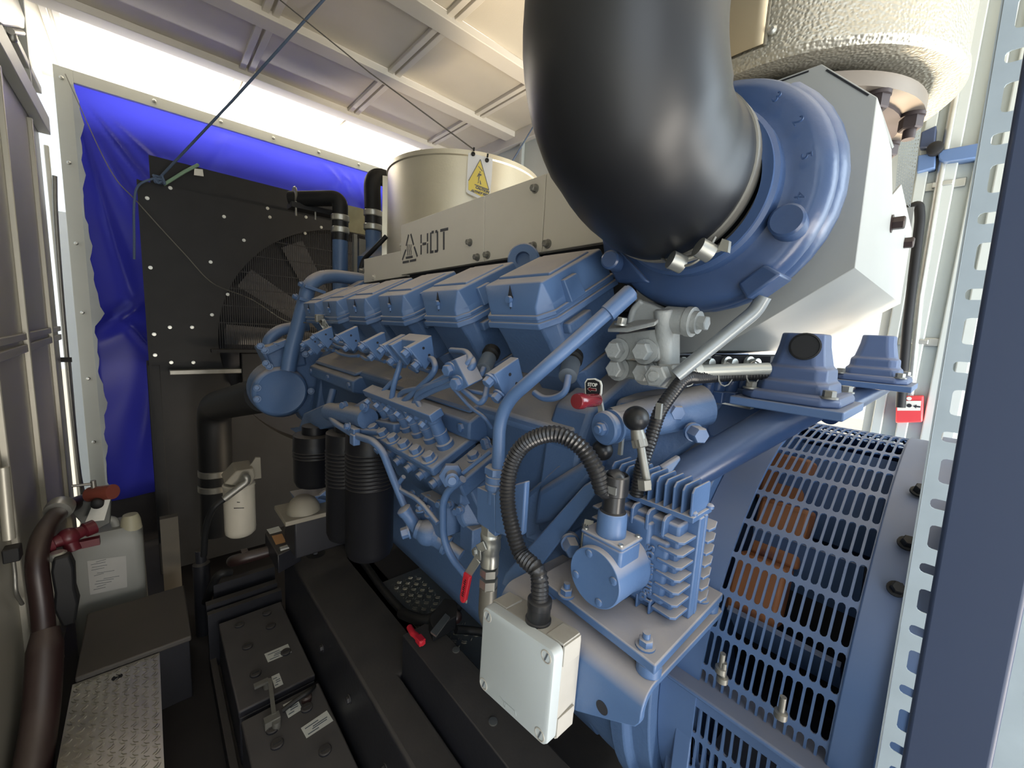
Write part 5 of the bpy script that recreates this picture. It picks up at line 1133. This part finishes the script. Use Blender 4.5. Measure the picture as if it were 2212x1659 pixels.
# skid members
sk = thing('skid_beam', 'long black skid box running along the middle, with a round cable hole', 'skid', (.6, 1.5, 0))
B().prism([(.475, .3, 0), (.588, .3, 0), (.588, 1.145, 0), (.80, 1.145, 0), (.80, 2.23, 0), (.475, 2.23, 0)], (0, 0, .60)).build('box', BLKS, sk, bevel=.012, seg=3)
p = AZ(682, 1196, .601); B().lathe(p, (0, 0, 1), [(.045, 0), (.045, .0012), (.001, .0012)], 32).build('cable_hole', INK, sk)
m = B()
for yy in (1.0, 1.3, 1.6): m.hexb((.475, yy, .45), (-1, 0, 0), .012, .012)
m.build('side_bolts', BLKS, sk)
tag(B().tube(spl([p + V((0, 0, -.05)), p + V((.005, -.005, .03)), AZ(720, 1165, .68), AZ(770, 1132, .72)], 8), .011, 12).build('grey_cable', mat('grey_cable_sheath', '55565a', .5)), 'grey cable coming out of the round hole in the skid box', 'cable')
tag(B().tube(spl([AZ(700, 1165, .62), AZ(745, 1172, .625), AZ(790, 1222, .62), AZ(825, 1270, .62), AZ(870, 1320, .62), AZ(905, 1340, .63)], 8), .016, 12).build('black_cable', RUBM), 'thick black cable lying along the skid box edge', 'cable')
sk2 = thing('front_skid_box', 'black box-section frame under the white junction box', 'frame', (.65, .8, .3))
B().span((.595, .2, .0), (.715, 1.14, .75)).build('box', BLKS, sk2, bevel=.004)
for px, py in ((985, 1405), (1090, 1520), (1065, 1560)): B().lathe(AZ(px, py, .75), (0, 0, 1), [(.012, 0), (.012, .004), (.001, .005)], 14).build('plug', STEELD, sk2)
fpz = .615
fpt = thing('floor_plate', 'aluminium tread plate between the skid and the engine foot, under the red valve', 'floor plate', (.87, 1.35, fpz))
B().prism([AZ(px, py, fpz) for px, py in ((815, 1262), (907, 1226), (1050, 1360), (1052, 1480), (985, 1450))], (0, 0, -.004)).build('plate', TREAD, fpt)
def lozenges(m, org, ux, uy, nu, nv, pitch, z, L=.020, w=.0045):
    for i in range(nu):
        for j in range(nv):
            for k_ in range(2):
                c = org + ux * ((i + .5) * pitch) + uy * ((j + .5) * pitch); d = (ux + uy) if (i + j) % 2 else (ux - uy); d = d.normalized(); s = d.cross(V((0, 0, 1)))
                c = c + s * (k_ - .5) * .009
                m.loft([[c - d * L / 2, c + s * w / 2, c + d * L / 2, c - s * w / 2], [c - d * L * .4 + V((0, 0, z)), c + s * w * .3 + V((0, 0, z)), c + d * L * .4 + V((0, 0, z)), c - s * w * .3 + V((0, 0, z))]])
m = B(); q0 = AZ(830, 1262, fpz); q1 = AZ(1035, 1450, fpz); q2 = AZ(903, 1232, fpz)
ux = V((1, 0, 0)); uy = V((0, -1, 0))
lozenges(m, V((.765, 1.60, fpz)), ux, uy, 5, 18, .028, .003, .021, .007); m.build('tread_pattern', TREAD, fpt)
iso = thing('isolator_switch', 'battery isolator with a red key on the black frame', 'switch', AZ(940, 1350, .78))
B().prism([AZ(935, 1388, .76), AZ(925, 1362, .76), AZ(960, 1318, .77), AZ(990, 1325, .77), AZ(985, 1360, .76)], (0, 0, .05)).build('switch_body', RUBM, iso, bevel=.004)
B().prism([AZ(930, 1368, .815), AZ(962, 1328, .815), AZ(972, 1336, .815), AZ(942, 1377, .815)], (0, 0, .006)).build('grey_plate', STEELD, iso)
m = B(); m.tube(fil([AZ(884, 1354, .79), AZ(892, 1368, .79), AZ(898, 1372, .79), AZ(914, 1390, .79)], .01), [.012] * 14 if 0 else .010, 12); m.box(AZ(908, 1383, .79), (.022, .03, .02)); m.build('red_key', REDH, iso, bevel=.002)
m = B(); m.tube(spl([AZ(868, 1325, .66), AZ(895, 1335, .72), AZ(925, 1340, .75), AZ(960, 1320, .78), AZ(985, 1322, .76)], 6), .02, 14); m.build('lug_cable', RUBM, iso)
m = B(); m.ball(AZ(985, 1333, .79), .022); m.build('terminal_cover', BROWN, iso)
tag(B().tube([AZ(985, 1325, .78), AZ(1000, 1290, .85)], .012, 12).build('cable_riser', RUBM), 'short black cable rising from the isolator behind the red handle', 'cable')
tag(B().tube(spl([AZ(985, 1360, .76), AZ(1015, 1362, .74), AZ(1060, 1368, .74)], 6), .014, 12).build('cable_link', RUBM), 'black cable from the isolator passing behind the white box', 'cable')
# white filter, copper-brown pipe, sensor box
wf = thing('fuel_filter', 'white spin-on fuel filter on a pale bracket in the dark recess', 'filter', AY(517, 1150, 2.35))
t_ = AY(516, 1042, 2.35); b_ = AY(520, 1152, 2.35); hf = (t_.z - b_.z)
B().lathe(V((t_.x, 2.35, b_.z)), (0, 0, 1), [(.01, 0), (.055, 0), (.066, .012), (.068, .03), (.068, hf - .02), (.070, hf - .018), (.070, hf - .005), (.064, hf), (.01, hf)], 36).build('canister', mat('cream_filter_paint', 'c3bdae', .4, dust=.2), wf)
B().prism([AY(484, 1046, 2.29), AY(510, 1018, 2.29), AY(548, 1012, 2.29), AY(552, 1030, 2.29), AY(545, 1045, 2.29), AY(515, 1052, 2.29)], (0, .12, .012)).build('filter_head', BEIGE, wf, bevel=.006)
B().prism([AY(545, 1000, 2.33), AY(552, 988, 2.33), AY(563, 988, 2.33), AY(565, 1033, 2.33), AY(535, 1038, 2.33), AY(530, 1015, 2.33)], (0, .012, 0)).build('bracket', BEIGE, wf, bevel=.002)
B().tube(fil([AY(524, 1040, 2.27), AY(532, 1028, 2.25), AY(534, 1040, 2.25), AY(484, 1078, 2.25)], .03, 8), .017, 14).build('hose_elbow', STEELD, wf)
m = B(); m.bar(AY(505, 1098, 2.281), AY(527, 1097, 2.281), .0015, .007, (0, -1, 0)); m.bar(AY(512, 1085, 2.281), AY(518, 1085, 2.281), .0015, .008, (0, -1, 0)); m.build('filter_print', INK, wf)
tag(B().tube(spl([AY(484, 1078, 2.25), AY(460, 1100, 2.25), AY(445, 1140, 2.3), AY(440, 1200, 2.35)], 8), .014, 12).build('fuel_hose', RUBM), 'black fuel hose dropping from the white filter', 'hose')
pb_ = thing('level_sensor_box', 'small dark box with cream and orange stickers at the skid end', 'box', AY(605, 1170, 2.2))
z_ = .72
B().prism([AZ(572, 1150, z_), AZ(625, 1132, z_), AZ(650, 1175, z_), AZ(600, 1200, z_)], (0, 0, -.09)).build('case', BLKS, pb_, bevel=.004)
B().prism([AZ(576, 1144, z_ + .001), AZ(602, 1137, z_ + .001), AZ(609, 1147, z_ + .001), AZ(583, 1154, z_ + .001)], (0, 0, .001)).build('cream_sticker', LABEL, pb_)
B().prism([AZ(587, 1158, z_ + .001), AZ(609, 1153, z_ + .001), AZ(618, 1171, z_ + .001), AZ(596, 1177, z_ + .001)], (0, 0, .001)).build('orange_sticker', ORG, pb_)
B().cyl(AZ(604, 1188, z_ + .0), AZ(635, 1178, z_), .014, n=14).build('plug', ZINC, pb_)
op = thing('oxide_pipe', 'red-brown pipe elbow coming out beside the stickered box', 'pipe', AZ(500, 1230, .55))
B().tube(fil([AZ(590, 1188, .64), AZ(503, 1212, .64), AZ(503, 1212, .30)], .09, 10), .027, 18).build('pipe', BROWN, op)
B().tube([AZ(535, 1198, .64), AZ(521, 1202, .64)], .032, 18).build('collar', BROWN, op)
cb_ = tag(B().span((.19, 2.42, .0), (.47, 2.46, .40)).span((.15, 2.32, .33), (.46, 2.36, .36)).build('skid_crossmember', BLKS), 'low black cross beam behind the batteries', 'beam')
tag(B().tube(spl([AZ(445, 1300, .25), AZ(470, 1245, .45), AZ(500, 1235, .45)], 6), .02, 12).build('drain_hose', RUBM), 'curved dark hose at the foot of the brown pipe', 'hose')
rp = tag(B().lathe(AZ(437, 1260, .3), (0, 0, 1), [(.04, -.3), (.04, .12), (.025, .13), (.025, .2)], 18).build('drain_valve', BLKS), 'dark upright drain valve low in the shadow behind the step', 'valve')
tag(B().span((-.0, 2.9, 0), (.08, 2.95, .62)).build('wood_batten', mat('dull_batten', '5a554c', .7)), 'pale upright batten beside the white canister', 'batten')

# step boxes
sb = thing('step_box', 'dusty black rubber-topped step box on the floor', 'step', (-.1, 2.42, 0))
B().span((-.285, 2.19, .295), (.082, 2.66, .32)).build('tread', STEP, sb, bevel=.006)
B().span((-.275, 2.20, 0), (.075, 2.65, .30)).build('box', BLKS, sb, bevel=.004)
cpn = thing('checker_plate_step', 'shiny aluminium checker plate step with a finger hole, bottom left', 'step', (-.15, 1.8, 0))
B().span((-.292, 1.2, .296), (-.03, 2.185, .30)).build('plate', TREAD, cpn)
p = AZ(253, 1463, .3005); B().lathe(p, (0, 0, 1), [(.017, 0), (.017, .0006), (.001, .0006)], 24).build('finger_hole', INK, cpn)
m = B(); lozenges(m, V((-.29, 2.18, .30)), V((1, 0, 0)), V((0, -1, 0)), 9, 33, .0285, .0034, .023, .0075); m.build('tread_pattern', TREAD, cpn)
B().span((-.29, 1.2, 0), (-.035, 2.18, .296)).build('box', BLKS, cpn)
# white canister
cn = thing('jerrycan', 'white polythene canister with a faint printed label, behind the black step', 'canister', (-.2, 2.9, 0))
def canloop(k_, z): 
    x0, x1, y0, y1 = -.345 + k_, -.072 - k_, 2.78 + k_, 3.0 - k_; r = .035
    out = []
    for cx, cy, a0 in ((x1 - r, y1 - r, 0), (x0 + r, y1 - r, 90), (x0 + r, y0 + r, 180), (x1 - r, y0 + r, 270)):
        for i in range(5): a = math.radians(a0 + 22.5 * i); out.append(V((cx + r * math.cos(a), cy + r * math.sin(a), z)))
    return out
m = B(); m.loft([canloop(.01, 0), canloop(0, .02), canloop(.0, .58), canloop(.012, .63), canloop(.03, .655)]); m.build('body', CANP, cn)
p = V((-.115, 2.84, .65)); B().lathe(p, (0, 0, 1), [(.045, -.02), (.04, .03), (.036, .045), (.03, .06), (.002, .062)], 24).build('cap', mat('yellowed_cap', 'a8a48c', .5), cn)
B().tube(fil([(-.29, 2.86, .64), (-.29, 2.86, .70), (-.18, 2.86, .70), (-.17, 2.86, .64)], .03), .018, 14).build('handle', CANP, cn)
yq = 2.7785
B().prism([AY(188, 1212, yq), AY(272, 1200, yq), AY(275, 1268, yq), AY(195, 1285, yq)], (0, -.0006, 0)).build('label', mat('faded_label', 'aeaeaa', .6), cn)
rd = random.Random(9); m = B()
for i in range(11):
    u = rd.uniform(.05, .4); py = 1212 + i * 6; x0 = 196 + rd.uniform(0, 30); x1 = x0 + rd.uniform(18, 45); m.bar(AY(x0, py + 2, yq - .001), AY(min(x1, 270), py - 4, yq - .001), .0006, .005, (0, -1, 0))
m.build('label_print', PRINT, cn)
# brown fill pipe, red valve, tag
bp = thing('fill_pipe', 'thick brown fuel fill pipe with elbow along the left wall', 'pipe', (-.36, 2.3, 0))
B().tube(fil([AY(178, 1082, 2.75), AY(128, 1100, 2.45), AY(72, 1182, 2.2), AY(95, 1330, 2.15), AY(100, 1500, 2.0), AY(85, 1700, 1.85)], .13, 8), .031, 20).build('pipe', BROWN, bp)
B().lathe(AY(128, 1100, 2.45), AY(118, 1115, 2.4) - AY(128, 1100, 2.45), [(.044, -.03), (.046, 0), (.042, .02)], 20).build('union', ZINC, bp)
B().tube(spl([AY(98, 1360, 2.12), AY(96, 1440, 2.05), AY(86, 1560, 1.95), AY(58, 1720, 1.8)], 6), [.036, .04, .044] + [.048] * 16, 16).build('lagged_drop', BROWN, bp)
rv = thing('red_gate_valve', 'red fuel gate valve with a silver stem in the left corner', 'valve', AY(150, 1165, 2.3))
m = B(); c = AY(148, 1160, 2.3); m.lathe(c, (.8, .4, .1), [(.035, -.07), (.035, -.05), (.022, -.045), (.03, 0), (.022, .045), (.03, .05), (.03, .08)], 20); m.lathe(c, (.2, -.3, -.9), [(.024, 0), (.024, .06), (.014, .062)], 18); m.ball(c, .036); m.box(AY(190, 1172, 2.3), (.07, .03, .03)); m.build('body', mat('deep_red_valve_paint', '571a24', .4, var=.15), rv)
B().lathe(AY(124, 1195, 2.22), (0, 0, -1), [(.02, -.005), (.026, 0), (.026, .02), (.018, .03), (.016, .10), (.020, .11), (.016, .19)], 18).build('silver_stem', ZINC, rv)
m = B(); c = AY(142, 1270, 2.2); m.loft([[c + V((sx * .03 * k_, sy * .03 * k_, z)) for sx, sy in ((-1, -1), (1, -1), (1, 1), (-1, 1))] for k_, z in ((.7, .14), (1, .09), (.9, .0), (1.1, -.06), (.6, -.15))]); m.build('black_grip', RUBM, rv, bevel=.008)
tg = thing('hand_pump', 'small red-brown pump with a grey block and a white tag hanging over the canister', 'pump', AY(225, 1070, 2.6))
B().cyl(AY(195, 1068, 2.62), AY(244, 1062, 2.55), .034, n=24).build('cylinder', mat('red_brown_pump_paint', '7a3f33', .45, var=.15), tg)
m = B(); m.cyl(AY(155, 1050, 2.6), AY(200, 1045, 2.6), .006, n=10); m.cyl(AY(201, 1038, 2.6), AY(205, 1075, 2.6), .010, n=10); m.build('lever', STEELD, tg)
B().prism([AY(150, 1083, 2.62), AY(200, 1085, 2.62), AY(240, 1080, 2.62), AY(238, 1130, 2.62), AY(195, 1152, 2.62), AY(152, 1105, 2.62)], (0, .05, 0)).build('grey_block', mat('grey_pump_block', '5f615e', .5), tg, bevel=.004)
B().prism([AY(205, 1079, 2.56), AY(239, 1077, 2.56), AY(225, 1124, 2.56), AY(184, 1128, 2.56)], (0, .003, 0)).build('white_tag', LABEL, tg)
B().lathe(AY(211, 1086, 2.55), (0, -1, 0), [(.022, -.01), (.022, .02), (.016, .024), (.002, .025)], 18).build('black_knob', RUBM, tg)
wc = thing('wall_conduit', 'grey conduit with a black plug and drooping cable at the far left', 'conduit', (XL + .02, 2.1, 1.2))
xw = XL + .018
B().tube([AX(6, 1010, xw), AX(20, 1165, xw)], .016, 12).build('pipe', WALLM, wc)
B().box(AX(27, 1195, xw + .01), (.04, .05, .05)).build('plug', RUBM, wc, bevel=.004)
B().tube(spl([AX(27, 1200, xw), AX(32, 1240, xw), AX(35, 1280, xw), AX(48, 1305, xw)], 6), .006, 10).build('cable', STEELD, wc)
gc = thing('gap_cable', 'dark cable hanging in the bright gap at the end of the left wall', 'cable', AY(122, 700, 3.9))
B().tube(spl([AY(118, 380, 3.88), AY(121, 480, 3.88), AY(138, 700, 3.88), AY(160, 930, 3.88), AY(178, 1080, 3.88)], 6), .012, 10).build('cable', STEELD, gc)
B().tube(spl([AY(150, 780, 3.9), AY(170, 1000, 3.9), AY(186, 1085, 3.9)], 4), .007, 8).build('thin_cable', STEELD, gc)
B().box(AY(143, 777, 3.87), (.05, .02, .03)).build('cable_clip', RUBM, gc)
wl = thing('wall_lamp', 'grey angular wall lamp in the top left corner', 'lamp', AX(25, 35, XL))
x_ = XL + .06
m = B(); m.loft([[AX(px, py, XL + .005) for px, py in ((-40, -30), (36, -12), (58, 40), (56, 64), (14, 60), (-30, 30))], [AX(px, py, XL + .07) for px, py in ((-50, -30), (20, -6), (44, 36), (42, 58), (8, 56), (-40, 20))]]); m.build('cover', LAMP, wl, bevel=.006)
m = B(); m.tube([AX(22, 66, XL + .04), AX(46, 70, XL + .04)], .014, 14); m.lathe(AX(25, 72, XL + .04), (0, 0, -1), [(.016, 0), (.016, .025), (.008, .035)], 14); m.build('bracket', STEELD, wl)

# ================================================================ ROPES AND STRINGS
kn = AY(343, 386, YR - .02)
rp = thing('blue_rope', 'taut blue-grey rope from the ceiling to a knot on the radiator corner', 'rope', kn)
up_ = AZ(702, -4, ZC - .05)
B().tube([kn, kn.lerp(up_, .5) + V((0, 0, -.01)), up_], .0065, 10).build('strand', ROPE, rp)
m = B(); rd = random.Random(1)
for i in range(4): m.tube(spl([kn + V((rd.uniform(-.03, .03), rd.uniform(-.03, .0), rd.uniform(-.03, .02))) for _ in range(5)] , 6), .0065, 8)
m.build('knot', ROPE, rp)
B().tube(spl([kn + V((-.01, -.02, 0)), AY(300, 400, YR - .03), AY(290, 440, YR - .02), AY(290, 520, YR - .02), AY(290, 560, YR)], 8), .006, 8).build('loose_end', ROPE, rp)
gs = thing('green_strap', 'pale green strap with a white tag on top of the radiator', 'strap', AY(390, 370, YR))
B().tube([AY(353, 399, YR - .02), AY(400, 370, YR - .02), AY(428, 356, YR + .02)], .009, 8).build('strap', ROPEG, gs)
B().prism([AY(420, 364, YR - .015), AY(438, 366, YR - .015), AY(440, 381, YR - .015), AY(419, 378, YR - .015)], (0, .004, 0)).build('tag', LABEL, gs)
s1 = AZ(600, -4, ZC - .06); e1_ = SP(1022, 322)
tag(B().tube([s1, s1.lerp(e1_, .5) + V((0, 0, -.015)), e1_], .003, 8).build('ceiling_string', STRING), 'thin grey string crossing under the ceiling to the far drum', 'string')
tag(B().tube([V((XD - .1, 1.75, 2.3)) , AZ(1163, 255, ZC - .05)], .005, 8).build('drum_rope', ROPE), 'short dark rope from the far drum up to the ceiling', 'rope')
P = spl([AY(141, 160, YT - .03), AY(235, 362, 3.7), AY(300, 440, YR - .03), AY(400, 550, YR - .05), AY(460, 612, YR - .07), AY(540, 645, 2.8), AY(610, 690, 2.3), AY(650, 697, 2.0), AY(690, 692, 1.72)], 8)
tag(B().tube(P, .0028, 6).build('hanging_string', STRING), 'slack grey string drooping across the radiator to the hanging tag', 'string')
ht = thing('hanging_tag', 'white and yellow tag hanging at the fifth cylinder', 'tag', AX(697, 700, .47))
y_ = 1.63
B().box(AY(690, 688, y_), (.03, .02, .03)).build('tag_clip', STEELD, ht, bevel=.004)
B().prism([AY(687, 694, y_ - .02), AY(699, 689, y_ - .02), AY(711, 709, y_ - .02), AY(699, 713, y_ - .02)], (.004, .0, 0)).build('white_part', LABEL, ht)
B().prism([AY(709, 713, y_ - .02), AY(714, 710, y_ - .02), AY(722, 728, y_ - .02), AY(719, 732, y_ - .02)], (.004, .0, 0)).build('yellow_part', YEL, ht)

# ================================================================ LIGHT
w = bpy.data.worlds.new('daylight'); S.world = w; w.use_nodes = True
bg = w.node_tree.nodes['Background']; bg.inputs[0].default_value = (.87, .94, 1.0, 1); bg.inputs[1].default_value = 1.1
def area(name, loc, to, sx, sy, power, col, spread=180):
    l = bpy.data.lights.new(name, 'AREA'); l.shape = 'RECTANGLE'; l.size = sx; l.size_y = sy; l.energy = power; l.color = col; l.spread = math.radians(spread)
    o = bpy.data.objects.new(name, l); COL.objects.link(o); o.location = loc
    o.rotation_euler = (V(to) - V(loc)).to_track_quat('-Z', 'Y').to_euler(); return o
area('daylight_rear_door', (2.0, -1.65, 1.8), (1.4, 0, 1.8), .9, 2.8, 50, (.74, .88, 1))
area('daylight_left_door', (-.40, -.95, 1.7), (1, -.6, 1.6), 1.1, 2.4, 17, (.86, .93, 1))
area('bounce_fill_rear', (1.3, -2.3, .5), (.8, 1.6, 3.4), 2.6, 2.2, 210, (1, .93, .84))  # added fill lamp brightening the ceiling, in place of light off the ground
area('bounce_fill_side', (2.62, .78, .35), (1.2, .9, 2.6), .9, .6, 130, (1, .80, .56))  # added warm fill lamp for the heat-box underside and mid ceiling
area('daylight_end_louvre', (1.0, 4.4, 3.1), (1.0, 4.2, 3.5), 2.6, .3, 110, (1, .95, .86))
area('daylight_side_door', (2.6, .75, 1.1), (1.2, .6, 1.4), .9, 1.8, 18, (1, .92, .80))
sun = bpy.data.lights.new('sun', 'SUN'); sun.energy = 4; sun.angle = .01; sun.color = (1, .9, .75)
so = bpy.data.objects.new('sun', sun); COL.objects.link(so); so.location = (6, 3, 6); so.rotation_euler = (V((-.45, -.25, -.7))).to_track_quat('-Z', 'Y').to_euler()
